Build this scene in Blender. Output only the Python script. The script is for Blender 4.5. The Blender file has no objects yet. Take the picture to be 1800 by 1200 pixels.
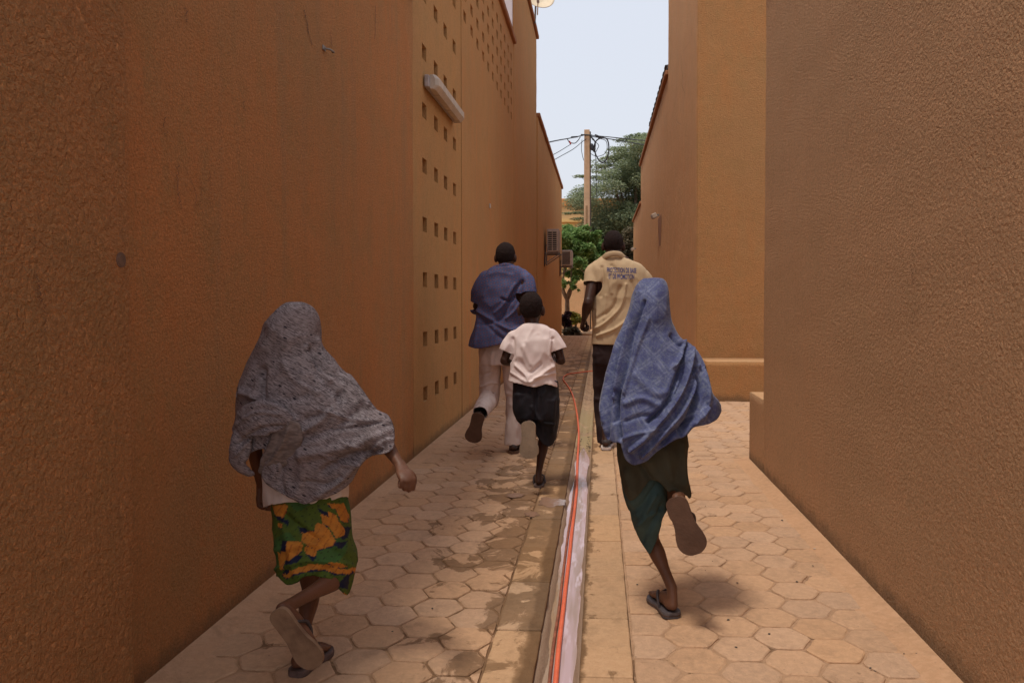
import bpy, bmesh, math, random
import numpy as np
from mathutils import Vector, Matrix, noise
from mathutils.bvhtree import BVHTree

# ---------------------------------------------------------------- camera
scene = bpy.context.scene
COL = scene.collection
FPX = 1360.0                      # focal length in pixels of the 1800 px wide photograph
CX, CY = 975.0, 562.0             # principal point
YAW = math.atan((1054 - CX) / FPX)
PITCH = math.atan((CY - 532) / FPX)
CAM_H = 1.2
cam_d = bpy.data.cameras.new('camera')
cam = bpy.data.objects.new('camera', cam_d)
COL.objects.link(cam)
cam_d.sensor_width = 36
cam_d.lens = FPX / 1800 * 36
cam_d.shift_x = -(CX - 900) / 1800
cam_d.shift_y = -(600 - CY) / 1800
cam_d.clip_start = 0.05
cam_d.clip_end = 1500
cam.location = (0, 0, CAM_H)
cam.rotation_euler = (math.radians(90) - PITCH, 0, YAW)
scene.camera = cam
RM = cam.rotation_euler.to_matrix()
# ---------------------------------------------------------------- light
SUN_EL, SUN_AZ = math.radians(71), math.radians(-140)   # azimuth from +Y towards +X
world = bpy.data.worlds.new('World')
scene.world = world
world.use_nodes = True
wn, wl = world.node_tree.nodes, world.node_tree.links
bg = wn['Background']
sky = wn.new('ShaderNodeTexSky')
sky.sky_type = 'NISHITA'
sky.sun_disc = False
sky.sun_elevation = SUN_EL
sky.sun_rotation = SUN_AZ
sky.altitude = 200
sky.air_density = 1.6
sky.dust_density = 6.0
sky.ozone_density = 1.5
mixw = wn.new('ShaderNodeMix'); mixw.data_type = 'RGBA'
mixw.inputs[0].default_value = 0.75
wl.new(sky.outputs[0], mixw.inputs[6])
mixw.inputs[7].default_value = (6.25, 6.45, 7.1, 1)          # even veil of thin high cloud
wl.new(mixw.outputs[2], bg.inputs[0])
bg.inputs[1].default_value = 0.1
sun_d = bpy.data.lights.new('sun', 'SUN')
sun_d.energy = 1.6
sun_d.angle = math.radians(9)
sun_d.color = (1.0, 0.93, 0.82)
sun = bpy.data.objects.new('sun', sun_d)
COL.objects.link(sun)
sdir = Vector((math.sin(SUN_AZ) * math.cos(SUN_EL), math.cos(SUN_AZ) * math.cos(SUN_EL), math.sin(SUN_EL)))
sun.rotation_euler = sdir.to_track_quat('Z', 'Y').to_euler()
scene.view_settings.view_transform = 'Standard'
scene.view_settings.look = 'None'
scene.view_settings.gamma = 1
scene.view_settings.use_curve_mapping = False
scene.view_settings.exposure = 0.5
scene.cycles.max_bounces = 8
scene.cycles.diffuse_bounces = 5

# ---------------------------------------------------------------- measuring helpers
def at(px, py, Y):
    """the point at distance Y down the alley seen at pixel (px, py) of the 1800x1200 photograph"""
    d = RM @ Vector(((px - CX) / FPX, -(py - CY) / FPX, -1))
    t = Y / d.y
    return Vector((d.x * t, Y, CAM_H + d.z * t))
def gnd(px, py, z=0.0):
    d = RM @ Vector(((px - CX) / FPX, -(py - CY) / FPX, -1))
    t = (z - CAM_H) / d.z
    return Vector((d.x * t, d.y * t, z))
RMI = np.array(RM.inverted())
def proj(P):
    P = np.asarray(P, dtype=float) - np.array([0, 0, CAM_H])
    q = P @ RMI.T
    return CX + FPX * q[:, 0] / -q[:, 2], CY - FPX * q[:, 1] / -q[:, 2]
def scl(Y): return Y / FPX

# ---------------------------------------------------------------- object helpers
def obj(name, me, m=None, parent=None):
    o = bpy.data.objects.new(name, me)
    COL.objects.link(o)
    if parent is not None: o.parent = parent
    if m is not None and not me.materials: me.materials.append(m)
    return o
def tag(o, label=None, cat=None, group=None, kind=None):
    if label: o['label'] = label
    if cat: o['category'] = cat
    if group: o['group'] = group
    if kind: o['kind'] = kind
    return o
def thing(name, label, cat, loc=(0, 0, 0), group=None):
    o = bpy.data.objects.new(name, None)
    o.empty_display_size = 0.1
    COL.objects.link(o)
    o.location = loc
    return tag(o, label, cat, group)
def off(me, v):
    me.transform(Matrix.Translation(-Vector(v)))
    return me
def mesh_of(name, V, F, smooth=False):
    me = bpy.data.meshes.new(name)
    me.from_pydata([tuple(v) for v in V], [], F)
    me.update()
    if smooth: me.polygons.foreach_set('use_smooth', [True] * len(me.polygons))
    return me
def bm_mesh(bm, name='mesh', smooth=False):
    me = bpy.data.meshes.new(name)
    bm.normal_update()
    bm.to_mesh(me); bm.free()
    if smooth: me.polygons.foreach_set('use_smooth', [True] * len(me.polygons))
    return me
def add_box(bm, a, b, bev=0.0, seg=2, rot=None, loc=None):
    a, b = Vector(a), Vector(b)
    t = bmesh.new()
    bmesh.ops.create_cube(t, size=1)
    for v in t.verts:
        v.co = Vector([(a[i] + b[i]) / 2 + v.co[i] * abs(b[i] - a[i]) for i in range(3)])
    if bev: bmesh.ops.bevel(t, geom=t.edges[:], offset=bev, segments=seg, affect='EDGES', profile=0.5)
    if rot is not None: bmesh.ops.transform(t, matrix=rot, verts=t.verts)
    if loc is not None: bmesh.ops.translate(t, vec=Vector(loc), verts=t.verts)
    join_bm(bm, t)
def join_bm(bm, t):
    mp = [bm.verts.new(v.co) for v in t.verts]
    t.verts.index_update()
    for f in t.faces:
        try: bm.faces.new([mp[v.index] for v in f.verts])
        except ValueError: pass
    t.free()
def box_me(a, b, bev=0.0, seg=2):
    bm = bmesh.new(); add_box(bm, a, b, bev, seg)
    return bm_mesh(bm)
def catmull(pts, n=6):
    P = [np.array(p, float) for p in pts]
    out = []
    for i in range(len(P) - 1):
        p0 = P[i - 1] if i else 2 * P[0] - P[1]
        p1, p2 = P[i], P[i + 1]
        p3 = P[i + 2] if i + 2 < len(P) else 2 * P[-1] - P[-2]
        for k in range(n):
            t = k / n
            out.append(0.5 * ((2 * p1) + (-p0 + p2) * t + (2 * p0 - 5 * p1 + 4 * p2 - p3) * t * t + (-p0 + 3 * p1 - 3 * p2 + p3) * t ** 3))
    out.append(P[-1])
    return out
class Prim:
    """collects closed shells that are grown together afterwards"""
    def __init__(s): s.V = []; s.F = []
    def rings(s, R, round_ends=True):
        n = len(R[0]); b = len(s.V)
        for r in R: s.V += [tuple(p) for p in r]
        m = len(R)
        for i in range(m - 1):
            for j in range(n):
                k = (j + 1) % n
                s.F.append((b + i * n + j, b + i * n + k, b + (i + 1) * n + k, b + (i + 1) * n + j))
        s.F.append(tuple(b + j for j in range(n))[::-1])
        s.F.append(tuple(b + (m - 1) * n + j for j in range(n)))
        return s
    def tube(s, pts, rad, side=None, seg=14, n=5, dome=True):
        """pts: joints; rad: radius or (side radius, other radius) at each joint"""
        rad = [r if isinstance(r, (tuple, list)) else (r, r) for r in rad]
        C = catmull([list(p) + list(r) for p, r in zip(pts, rad)], n)
        cen = [Vector(c[:3]) for c in C]; rr = [(max(c[3], 1e-4), max(c[4], 1e-4)) for c in C]
        R = []
        N = len(cen)
        sd = Vector(side) if side is not None else None
        def frame(i, sd):
            t = (cen[min(i + 1, N - 1)] - cen[max(i - 1, 0)]).normalized()
            if sd is None:
                sd = Vector((1, 0, 0)) if abs(t.x) < 0.8 else Vector((0, 0, 1))
            a = (sd - t * sd.dot(t)).normalized()
            return t, a, t.cross(a)
        ang = [2 * math.pi * j / seg for j in range(seg)]
        for i in range(N):
            t, a, b = frame(i, sd)
            if side is None: sd = a
            if i == 0 and dome:
                for q in (80, 55, 28):
                    f, h = math.cos(math.radians(q)), math.sin(math.radians(q))
                    R.append([cen[0] - t * h * min(rr[0]) + (a * math.cos(g) * rr[0][0] + b * math.sin(g) * rr[0][1]) * f for g in ang])
            R.append([cen[i] + a * math.cos(g) * rr[i][0] + b * math.sin(g) * rr[i][1] for g in ang])
            if i == N - 1 and dome:
                for q in (28, 55, 80):
                    f, h = math.cos(math.radians(q)), math.sin(math.radians(q))
                    R.append([cen[i] + t * h * min(rr[i]) + (a * math.cos(g) * rr[i][0] + b * math.sin(g) * rr[i][1]) * f for g in ang])
        return s.rings(R)
    def ball(s, c, r, rot=None, seg=16):
        c = Vector(c); r = r if isinstance(r, (tuple, list)) else (r, r, r)
        R = []
        for i in range(1, 12):
            th = math.pi * i / 12
            ring = []
            for j in range(seg):
                ph = 2 * math.pi * j / seg
                v = Vector((r[0] * math.sin(th) * math.cos(ph), r[1] * math.sin(th) * math.sin(ph), -r[2] * math.cos(th)))
                if rot is not None: v = rot @ v
                ring.append(c + v)
            R.append(ring)
        return s.rings(R)
    def loft_px(s, rows, seg=40, ex=2.3):
        """rows: (left px, right px, py, Y, half depth)"""
        C = catmull(rows, 4)
        R = []
        for l, r, py, Y, dp in C:
            a, b = at(l, py, Y), at(r, py, Y)
            c = (a + b) / 2; w = (b - a).length / 2
            ring = []
            for j in range(seg):
                g = 2 * math.pi * j / seg
                cx, sy = math.cos(g), math.sin(g)
                ring.append(c + Vector((math.copysign(abs(cx) ** (2 / ex), cx) * w, math.copysign(abs(sy) ** (2 / ex), sy) * dp, 0)))
            R.append(ring)
        return s.rings(R)
    def mesh(s, smooth=True): return mesh_of('mesh', s.V, s.F, smooth)
    def grown(s, voxel=0.005, it=4, fac=0.5):
        me = mesh_of('tmp', s.V, s.F)
        bm = bmesh.new(); bm.from_mesh(me)
        # each shell must face outwards
        bmesh.ops.recalc_face_normals(bm, faces=bm.faces)
        bm.to_mesh(me); bm.free()
        o = bpy.data.objects.new('tmp', me); COL.objects.link(o)
        m = o.modifiers.new('r', 'REMESH'); m.mode = 'VOXEL'; m.voxel_size = voxel; m.use_smooth_shade = True
        if it:
            q = o.modifiers.new('s', 'SMOOTH'); q.factor = fac; q.iterations = it
        dg = bpy.context.evaluated_depsgraph_get()
        dg.update()
        r = bpy.data.meshes.new_from_object(o.evaluated_get(dg))
        bpy.data.objects.remove(o); bpy.data.meshes.remove(me)
        return r
def coords(me):
    a = np.empty(len(me.vertices) * 3); me.vertices.foreach_get('co', a); return a.reshape(-1, 3)
def normals(me):
    a = np.empty(len(me.vertices) * 3, dtype=np.float32); me.vertex_normals.foreach_get('vector', a); return a.reshape(-1, 3).astype(float)
def set_coords(me, a): me.vertices.foreach_set('co', a.reshape(-1)); me.update()
def polydist(px, py, pts):
    d = np.full(len(px), 1e9)
    for (x0, y0), (x1, y1) in zip(pts[:-1], pts[1:]):
        dx, dy = x1 - x0, y1 - y0
        L = dx * dx + dy * dy + 1e-9
        t = np.clip(((px - x0) * dx + (py - y0) * dy) / L, 0, 1)
        d = np.minimum(d, np.hypot(px - x0 - t * dx, py - y0 - t * dy))
    return d
def smooth_poly(pts, n=4): return [tuple(p) for p in catmull(pts, n)]
def inside(px, py, poly):
    r = np.zeros(len(px), bool)
    j = len(poly) - 1
    for i in range(len(poly)):
        xi, yi = poly[i]; xj, yj = poly[j]
        if yi != yj:
            c = ((yi > py) != (yj > py)) & (px < (xj - xi) * (py - yi) / (yj - yi) + xi)
            r ^= c
        j = i
    return r
def garment(prim, voxel=0.006, it=4, folds=(), wr=(0.0, 12, (1, 1, 1)), cuts=(), poly=None, thick=0.003, seed=0, bsm=5):
    """grows the shells together, presses folds into them, cuts the openings and gives the cloth a thickness"""
    me = prim.grown(voxel, it)
    co, no = coords(me), normals(me)
    px, py = proj(co)
    d = np.zeros(len(co))
    Ym = co[:, 1].mean() / FPX
    for f in folds:
        pts, w, amp = f[0], f[1], f[2]
        dist = polydist(px, py, smooth_poly(pts)) * Ym
        back = np.clip(-no[:, 1] * 1.6, 0, 1)
        g = np.exp(-(dist / w) ** 2) if len(f) < 4 else np.exp(-dist / w)
        d += amp * g * back
    if wr[0]:
        s = wr[2]
        nn = np.array([noise.noise(Vector((c[0] * wr[1] * s[0] + seed, c[1] * wr[1] * s[1], c[2] * wr[1] * s[2]))) +
                       0.5 * noise.noise(Vector((c[0] * wr[1] * 2.3 * s[0], c[1] * wr[1] * 2.3 * s[1] + seed, c[2] * wr[1] * 2.1 * s[2]))) for c in co])
        nn = 1 - 2 * np.abs(nn) * 1.3
        d += wr[0] * nn
    co = co + no * d[:, None]
    set_coords(me, co)
    bm = bmesh.new(); bm.from_mesh(me)
    for (p, n, R) in cuts:
        p, n = Vector(p), Vector(n).normalized()
        fs = [f for f in bm.faces if (f.calc_center_median() - p).length < R]
        g = list({v for f in fs for v in f.verts}) + list({e for f in fs for e in f.edges}) + fs
        bmesh.ops.bisect_plane(bm, geom=g, plane_co=p, plane_no=n, clear_outer=True)
    if poly:
        bm.verts.ensure_lookup_table()
        c2 = np.array([v.co[:] for v in bm.verts])
        px, py = proj(c2)
        ins = inside(px, py, smooth_poly(list(poly) + [poly[0]], 4))
        bmesh.ops.delete(bm, geom=[v for v, k in zip(bm.verts[:], ins) if not k], context='VERTS')
    # keep the largest island only
    bm.verts.ensure_lookup_table(); bm.verts.index_update()
    seen = [-1] * len(bm.verts); sizes = []
    for v in bm.verts:
        if seen[v.index] >= 0: continue
        k = len(sizes); st = [v]; seen[v.index] = k; n_ = 0
        while st:
            q = st.pop(); n_ += 1
            for e in q.link_edges:
                w_ = e.other_vert(q)
                if seen[w_.index] < 0: seen[w_.index] = k; st.append(w_)
        sizes.append(n_)
    if sizes:
        b = max(sizes)
        bmesh.ops.delete(bm, geom=[v for v in bm.verts[:] if sizes[seen[v.index]] < b * 0.2], context='VERTS')
    for _ in range(bsm):
        mv = []
        for e_v in bm.verts:
            if e_v.is_boundary:
                nb = [e.other_vert(e_v).co for e in e_v.link_edges if e.is_boundary]
                if len(nb) == 2: mv.append((e_v, e_v.co * 0.4 + (nb[0] + nb[1]) * 0.3))
        for v, c in mv: v.co = c
    bm.to_mesh(me); bm.free()
    if thick:
        o = bpy.data.objects.new('tmp', me); COL.objects.link(o)
        m = o.modifiers.new('t', 'SOLIDIFY'); m.thickness = thick; m.offset = -1
        dg = bpy.context.evaluated_depsgraph_get(); dg.update()
        r = bpy.data.meshes.new_from_object(o.evaluated_get(dg))
        bpy.data.objects.remove(o); bpy.data.meshes.remove(me)
        me = r
    me.polygons.foreach_set('use_smooth', [True] * len(me.polygons))
    return me

# ---------------------------------------------------------------- materials
class NT:
    def __init__(s, name):
        s.m = bpy.data.materials.new(name); s.m.use_nodes = True
        s.t = s.m.node_tree; s.n = s.t.nodes; s.l = s.t.links
        s.p = s.n['Principled BSDF']
    def new(s, t, **k):
        n = s.n.new(t)
        for a, b in k.items(): setattr(n, a, b)
        return n
    def con(s, a, b): s.l.new(a, b)
    def val(s, sock, v):
        if hasattr(v, 'is_linked') or isinstance(v, bpy.types.NodeSocket): s.l.new(v, sock)
        else: sock.default_value = v
    def math(s, op, a, b=0.0, c=0.0, clamp=False):
        n = s.new('ShaderNodeMath', operation=op); n.use_clamp = clamp
        s.val(n.inputs[0], a); s.val(n.inputs[1], b)
        if op in ('MULTIPLY_ADD', 'SMOOTH_MIN'): s.val(n.inputs[2], c)
        return n.outputs[0]
    def ramp(s, v, a, b, lo=0.0, hi=1.0, smooth=True):
        n = s.new('ShaderNodeMapRange'); n.interpolation_type = 'SMOOTHSTEP' if smooth else 'LINEAR'
        s.val(n.inputs[0], v); n.inputs[1].default_value = a; n.inputs[2].default_value = b
        n.inputs[3].default_value = lo; n.inputs[4].default_value = hi
        return n.outputs[0]
    def pos(s): return s.new('ShaderNodeNewGeometry').outputs['Position']
    def loc(s): return s.new('ShaderNodeTexCoord').outputs['Object']
    def scale(s, v, k):
        n = s.new('ShaderNodeVectorMath', operation='MULTIPLY'); s.con(v, n.inputs[0]); n.inputs[1].default_value = k
        return n.outputs[0]
    def sep(s, v):
        n = s.new('ShaderNodeSeparateXYZ'); s.con(v, n.inputs[0]); return n.outputs
    def noise(s, v, sc, det=3, rough=0.55, dist=0.0):
        n = s.new('ShaderNodeTexNoise'); s.con(v, n.inputs['Vector'])
        n.inputs['Scale'].default_value = sc; n.inputs['Detail'].default_value = det
        n.inputs['Roughness'].default_value = rough; n.inputs['Distortion'].default_value = dist
        return n.outputs[0]
    def vor(s, v, sc, feat='F1', smooth=0.0):
        n = s.new('ShaderNodeTexVoronoi', feature=feat); s.con(v, n.inputs['Vector']); n.inputs['Scale'].default_value = sc
        return n.outputs['Distance']
    def mix(s, f, a, b, mode='MIX'):
        n = s.new('ShaderNodeMix', data_type='RGBA', blend_type=mode)
        s.val(n.inputs[0], f)
        for q, v in ((6, a), (7, b)):
            if isinstance(v, tuple): n.inputs[q].default_value = (*v[:3], 1)
            else: s.con(v, n.inputs[q])
        return n.outputs[2]
    def bump(s, h, dist=0.01, strength=1.0, prev=None):
        n = s.new('ShaderNodeBump'); n.inputs['Distance'].default_value = dist; n.inputs['Strength'].default_value = strength
        s.con(h, n.inputs['Height'])
        if prev is not None: s.con(prev, n.inputs['Normal'])
        return n.outputs[0]
    def done(s, col, rough=0.8, nor=None, spec=0.3):
        s.val(s.p.inputs['Base Color'], (*col, 1) if isinstance(col, tuple) else col)
        s.val(s.p.inputs['Roughness'], rough)
        s.p.inputs['Specular IOR Level'].default_value = spec
        if nor is not None: s.con(nor, s.p.inputs['Normal'])
        return s.m

def plaster(name, c1, c2, c3, bsc=75, bdist=0.007, streak=0.5, speck=0.5, dirt=True, mott=0.55, h2w=0.9):
    t = NT(name); P = t.pos()
    big = t.ramp(t.noise(P, 0.9, 5, 0.6), 0.35, 0.68)
    c = t.mix(big, c1, c2)
    mo = t.noise(t.scale(P, (1, 1, 0.55)), 6.5, 6, 0.72, 0.3)
    c = t.mix(t.math('MULTIPLY', t.ramp(mo, 0.47, 0.62), mott), c, tuple(v * k for v, k in zip(c2, (0.90, 0.98, 0.95))))
    mo2 = t.noise(t.scale(P, (1, 1, 0.4)), 3.1, 6, 0.7, 0.5)
    c = t.mix(t.math('MULTIPLY', t.ramp(mo2, 0.48, 0.70), mott * 0.8), c, tuple(v * k for v, k in zip(c1, (1.08, 0.90, 0.78))))
    st = t.noise(t.scale(P, (5, 5, 0.35)), 1.6, 4, 0.6)
    c = t.mix(t.math('MULTIPLY', t.ramp(st, 0.5, 0.72), streak), c, c3)
    sp = t.noise(P, 160, 3, 0.7)
    c = t.mix(t.math('MULTIPLY', t.ramp(sp, 0.5, 0.66), speck), c, tuple(min(1, v * k) for v, k in zip(c1, (1.55, 1.3, 1.2))))
    sd = t.noise(P, 55, 4, 0.7)
    c = t.mix(t.math('MULTIPLY', t.ramp(sd, 0.52, 0.36), 0.35), c, tuple(v * 0.62 for v in c2))
    if dirt:
        z = t.sep(P)[2]
        w = t.math('ADD', z, t.math('MULTIPLY', t.noise(P, 7, 5, 0.7), -0.16))
        c = t.mix(t.math('MULTIPLY', t.ramp(w, 0.03, -0.06), 0.55), c, (0.10, 0.075, 0.05))
    h1 = t.noise(P, bsc, 4, 0.66, 0.15)
    h2 = t.noise(P, bsc * 0.28, 3, 0.5)
    h3 = t.noise(P, 3.0, 3, 0.5)
    h = t.math('ADD', t.ramp(h1, 0.3, 0.72), t.math('MULTIPLY', h2, h2w))
    nb = t.bump(h, bdist, 1.0)
    nb = t.bump(h3, 0.05, 0.35, nb)
    return t.done(c, 0.93, nb, 0.15)

WET = None
def wet_mask(t, P, more=0.0):
    """0..1 where water has been spilled round the channel"""
    x, y, z = t.sep(P)
    n = t.noise(t.scale(P, (1.5, 1.25, 1)), 2.6, 6, 0.66, 0.6)
    bx = t.math('MULTIPLY', t.ramp(x, -1.15, -0.30), t.ramp(x, -0.12, 0.06, 1.0, 0.0))
    by = t.math('MULTIPLY', t.ramp(y, 2.8, 4.4, 0.55, 1.0), t.ramp(y, 7, 16, 1.0, 0.8))
    bias = t.math('MULTIPLY', bx, by)
    v = t.math('ADD', n, t.math('MULTIPLY', bias, 0.255))
    e = t.math('ABSOLUTE', t.math('SUBTRACT', x, -0.160))
    e = t.math('ADD', e, t.math('MULTIPLY', t.noise(P, 9, 6, 0.7), 0.075))
    edge = t.ramp(e, 0.157, 0.140)
    m = t.math('MAXIMUM', t.ramp(v, 0.645 - more, 0.70 - more), edge)
    return t.math('MULTIPLY', m, t.ramp(y, 16, 24, 1.0, 0.2))
def paving(name, c1, c2, dust, obj_rand=0.16):
    t = NT(name); P = t.pos()
    oi = t.new('ShaderNodeObjectInfo').outputs['Random']
    at_ = t.new('ShaderNodeAttribute'); at_.attribute_name = 'rnd'
    r = t.math('FRACT', t.math('ADD', oi, at_.outputs['Fac']))
    n1 = t.noise(P, 2.2, 5, 0.6); n2 = t.noise(P, 38, 4, 0.65)
    c = t.mix(t.ramp(n1, 0.36, 0.66), c1, c2)
    c = t.mix(t.math('MULTIPLY', t.ramp(n2, 0.42, 0.62), 0.55), c, dust)
    n3 = t.noise(P, 7.5, 6, 0.75, 0.4)
    c = t.mix(t.math('MULTIPLY', t.ramp(n3, 0.50, 0.68), 0.45), c, tuple(v * 0.66 for v in c2))
    hv = t.new('ShaderNodeHueSaturation'); t.con(c, hv.inputs['Color'])
    t.con(t.math('MULTIPLY_ADD', r, obj_rand * 2, 1 - obj_rand), hv.inputs['Value'])
    t.con(t.math('MULTIPLY_ADD', t.math('FRACT', t.math('MULTIPLY', r, 7.3)), 0.10, 0.95), hv.inputs['Saturation'])
    c = hv.outputs[0]
    sp = t.vor(P, 26)
    c = t.mix(t.ramp(sp, 0.10, 0.05, 0.0, 0.35), c, (0.13, 0.09, 0.06))
    w = wet_mask(t, P, 0.09 if name == 'joint sand' else 0.0)
    c = t.mix(w, c, t.mix(1.0, c, (0.50, 0.47, 0.43), 'MULTIPLY'))
    ed = t.ramp(t.math('ADD', t.math('ABSOLUTE', t.math('SUBTRACT', t.sep(P)[0], -0.155)), t.math('MULTIPLY', t.noise(P, 9, 6, 0.7), 0.07)), 0.145, 0.128)
    c = t.mix(ed, c, t.mix(1.0, c, (0.68, 0.66, 0.64), 'MULTIPLY'))
    rough = t.mix(w, (0.9, 0.9, 0.9), t.mix(t.ramp(n1, 0.45, 0.62), (0.75, 0.75, 0.75), (0.55, 0.55, 0.55)))
    h = t.math('ADD', t.noise(P, 120, 4, 0.65), t.math('MULTIPLY', t.noise(P, 16, 4, 0.6), 1.6))
    h = t.math('MULTIPLY', h, t.math('MULTIPLY_ADD', w, -0.5, 1.0))
    return t.done(c, rough, t.bump(h, 0.005, 0.8), 0.12)
def flat(name, c, rough=0.7, var=0.15, sc=12, spec=0.3, bsc=0, bd=0.002, metal=0.0, local=True, c2=None):
    t = NT(name); P = t.loc() if local else t.pos()
    n = t.noise(P, sc, 4, 0.6)
    lo = c2 if c2 else tuple(v * (1 - var * 2) for v in c)
    col = t.mix(t.ramp(n, 0.35, 0.65), lo, c)
    t.p.inputs['Metallic'].default_value = metal
    return t.done(col, rough, t.bump(t.noise(P, bsc, 3), bd, 0.7) if bsc else None, spec)

M = {}
M['wall_l'] = plaster('plaster left', (0.50, 0.215, 0.080), (0.42, 0.215, 0.090), (0.34, 0.20, 0.10), 95, 0.0045, mott=0.55)
M['wall_pier'] = plaster('plaster coarse', (0.49, 0.22, 0.085), (0.42, 0.21, 0.088), (0.44, 0.225, 0.095), 62, 0.012, 0.25, mott=0.5, h2w=0.6)
M['wall_pan'] = plaster('plaster panel', (0.50, 0.27, 0.105), (0.46, 0.245, 0.10), (0.48, 0.25, 0.10), 110, 0.003, 0.4, 0.3)
M['wall_l2'] = plaster('plaster streaked', (0.50, 0.265, 0.105), (0.46, 0.245, 0.10), (0.56, 0.235, 0.085), 100, 0.003, 0.75, 0.3)
M['wall_r'] = plaster('plaster right', (0.53, 0.295, 0.155), (0.48, 0.275, 0.145), (0.52, 0.30, 0.16), 72, 0.011, 0.2, mott=0.2, h2w=0.45)
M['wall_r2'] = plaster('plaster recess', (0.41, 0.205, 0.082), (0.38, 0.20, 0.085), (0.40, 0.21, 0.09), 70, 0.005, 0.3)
M['wall_r3'] = plaster('plaster far right', (0.51, 0.27, 0.128), (0.47, 0.25, 0.12), (0.44, 0.235, 0.125), 90, 0.004, 0.6, 0.25)
M['coping'] = plaster('plaster coping', (0.40, 0.185, 0.09), (0.32, 0.15, 0.08), (0.30, 0.14, 0.08), 60, 0.004, 0.5, 0.3, False)
M['ledge'] = plaster('plaster ledge top', (0.56, 0.33, 0.17), (0.50, 0.29, 0.15), (0.55, 0.33, 0.19), 60, 0.003, 0.2, 0.2, False)  # paler than the walls: daylight on the top faces put into the colour
M['paver'] = paving('paver', (0.475, 0.292, 0.175), (0.44, 0.275, 0.17), (0.56, 0.345, 0.21), 0.06)
M['slab'] = paving('kerb slab', (0.49, 0.30, 0.17), (0.43, 0.27, 0.155), (0.53, 0.335, 0.195), 0.06)
M['bed'] = paving('joint sand', (0.33, 0.20, 0.12), (0.40, 0.245, 0.145), (0.46, 0.285, 0.17), 0.0)
M['strip'] = paving('mortar strip', (0.50, 0.29, 0.165), (0.45, 0.265, 0.15), (0.55, 0.33, 0.20), 0.0)
M['sand'] = flat('sandy ground', (0.50, 0.31, 0.185), 0.95, 0.1, 1.5, 0.1, 60, 0.01, local=False)

# ---------------------------------------------------------------- setting: ground, paving, channel
XL, XR = -1.42, 1.14             # faces of the two walls
CL, CR = -0.208, -0.065          # edges of the channel
SL, SR = -0.378, 0.112           # outer edges of the slabs
def sheet(name, x0, x1, y0, y1, z, m, kind='structure', hole=None):
    me = mesh_of(name, [(x0, y0, z), (x1, y0, z), (x1, y1, z), (x0, y1, z)], [(0, 1, 2, 3)])
    return tag(obj(name, me, m), kind=kind)
V = []; F = []
for (x0, x1, y0, y1) in ((-300, CL - 0.05, -60, 28.4), (CR + 0.05, 300, -60, 28.4), (-300, 300, 28.4, 600)):
    b = len(V); V += [(x0, y0, -0.03), (x1, y0, -0.03), (x1, y1, -0.03), (x0, y1, -0.03)]; F.append((b, b + 1, b + 2, b + 3))
tag(obj('ground', mesh_of('ground', V, F), M['sand']), kind='structure')
left_pav = sheet('left_pavement', XL, SL, -1.5, 28.4, -0.006, M['bed'])
right_pav = sheet('right_pavement', SR, 3.6, -1.5, 28.4, -0.0055, M['bed'])
def clip_poly(poly, ax, lim, keep_less):
    out = []
    for i in range(len(poly)):
        a, b = poly[i], poly[(i + 1) % len(poly)]
        ia = (a[ax] <= lim) == keep_less; ib = (b[ax] <= lim) == keep_less
        if ia: out.append(a)
        if ia != ib:
            t = (lim - a[ax]) / (b[ax] - a[ax])
            out.append((a[0] + (b[0] - a[0]) * t, a[1] + (b[1] - a[1]) * t))
    return out
S = 0.1075
def paver_mesh(rnd, poly=None):
    """a hexagonal paver with worn, slightly crooked edges; poly gives a cut one"""
    if poly is None:
        poly = [(math.cos(math.radians(60 * k)) * (S - 0.0035), math.sin(math.radians(60 * k)) * (S - 0.0035)) for k in range(6)]
    P = []
    n = len(poly)
    for i in range(n):
        a, b = poly[i], poly[(i + 1) % n]
        L = math.hypot(b[0] - a[0], b[1] - a[1])
        if L < 1e-5: continue
        e = rnd.uniform(0.05, 0.17)
        P.append((a[0] + (b[0] - a[0]) * e, a[1] + (b[1] - a[1]) * e))
        j = rnd.uniform(-0.0035, 0.0015)
        nx, ny = (b[1] - a[1]) / L, -(b[0] - a[0]) / L
        if L > 0.06: P.append(((a[0] + b[0]) / 2 + nx * j * 1.3, (a[1] + b[1]) / 2 + ny * j * 1.3))
        P.append((a[0] + (b[0] - a[0]) * (1 - e), a[1] + (b[1] - a[1]) * (1 - e)))
    cx = sum(p[0] for p in P) / len(P); cy = sum(p[1] for p in P) / len(P)
    V = []; m = len(P)
    for p in P:
        V.append((p[0], p[1], -0.014))
    for p in P:
        V.append((p[0] * 0.985 + cx * 0.015, p[1] * 0.985 + cy * 0.015, -0.0035))
    for p in P:
        k = 0.93 + rnd.uniform(-0.03, 0.02)
        V.append((cx + (p[0] - cx) * k, cy + (p[1] - cy) * k, 0.0))
    F = [tuple(range(2 * m, 3 * m))]
    for r in (0, 1):
        for i in range(m):
            j = (i + 1) % m
            F.append((r * m + i, r * m + j, (r + 1) * m + j, (r + 1) * m + i))
    return V, F
rp = random.Random(5)
shared = []
for k in range(8):
    v_, f_ = paver_mesh(rp)
    me = mesh_of('paver', v_, f_); me.materials.append(M['paver']); shared.append(me)
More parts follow.
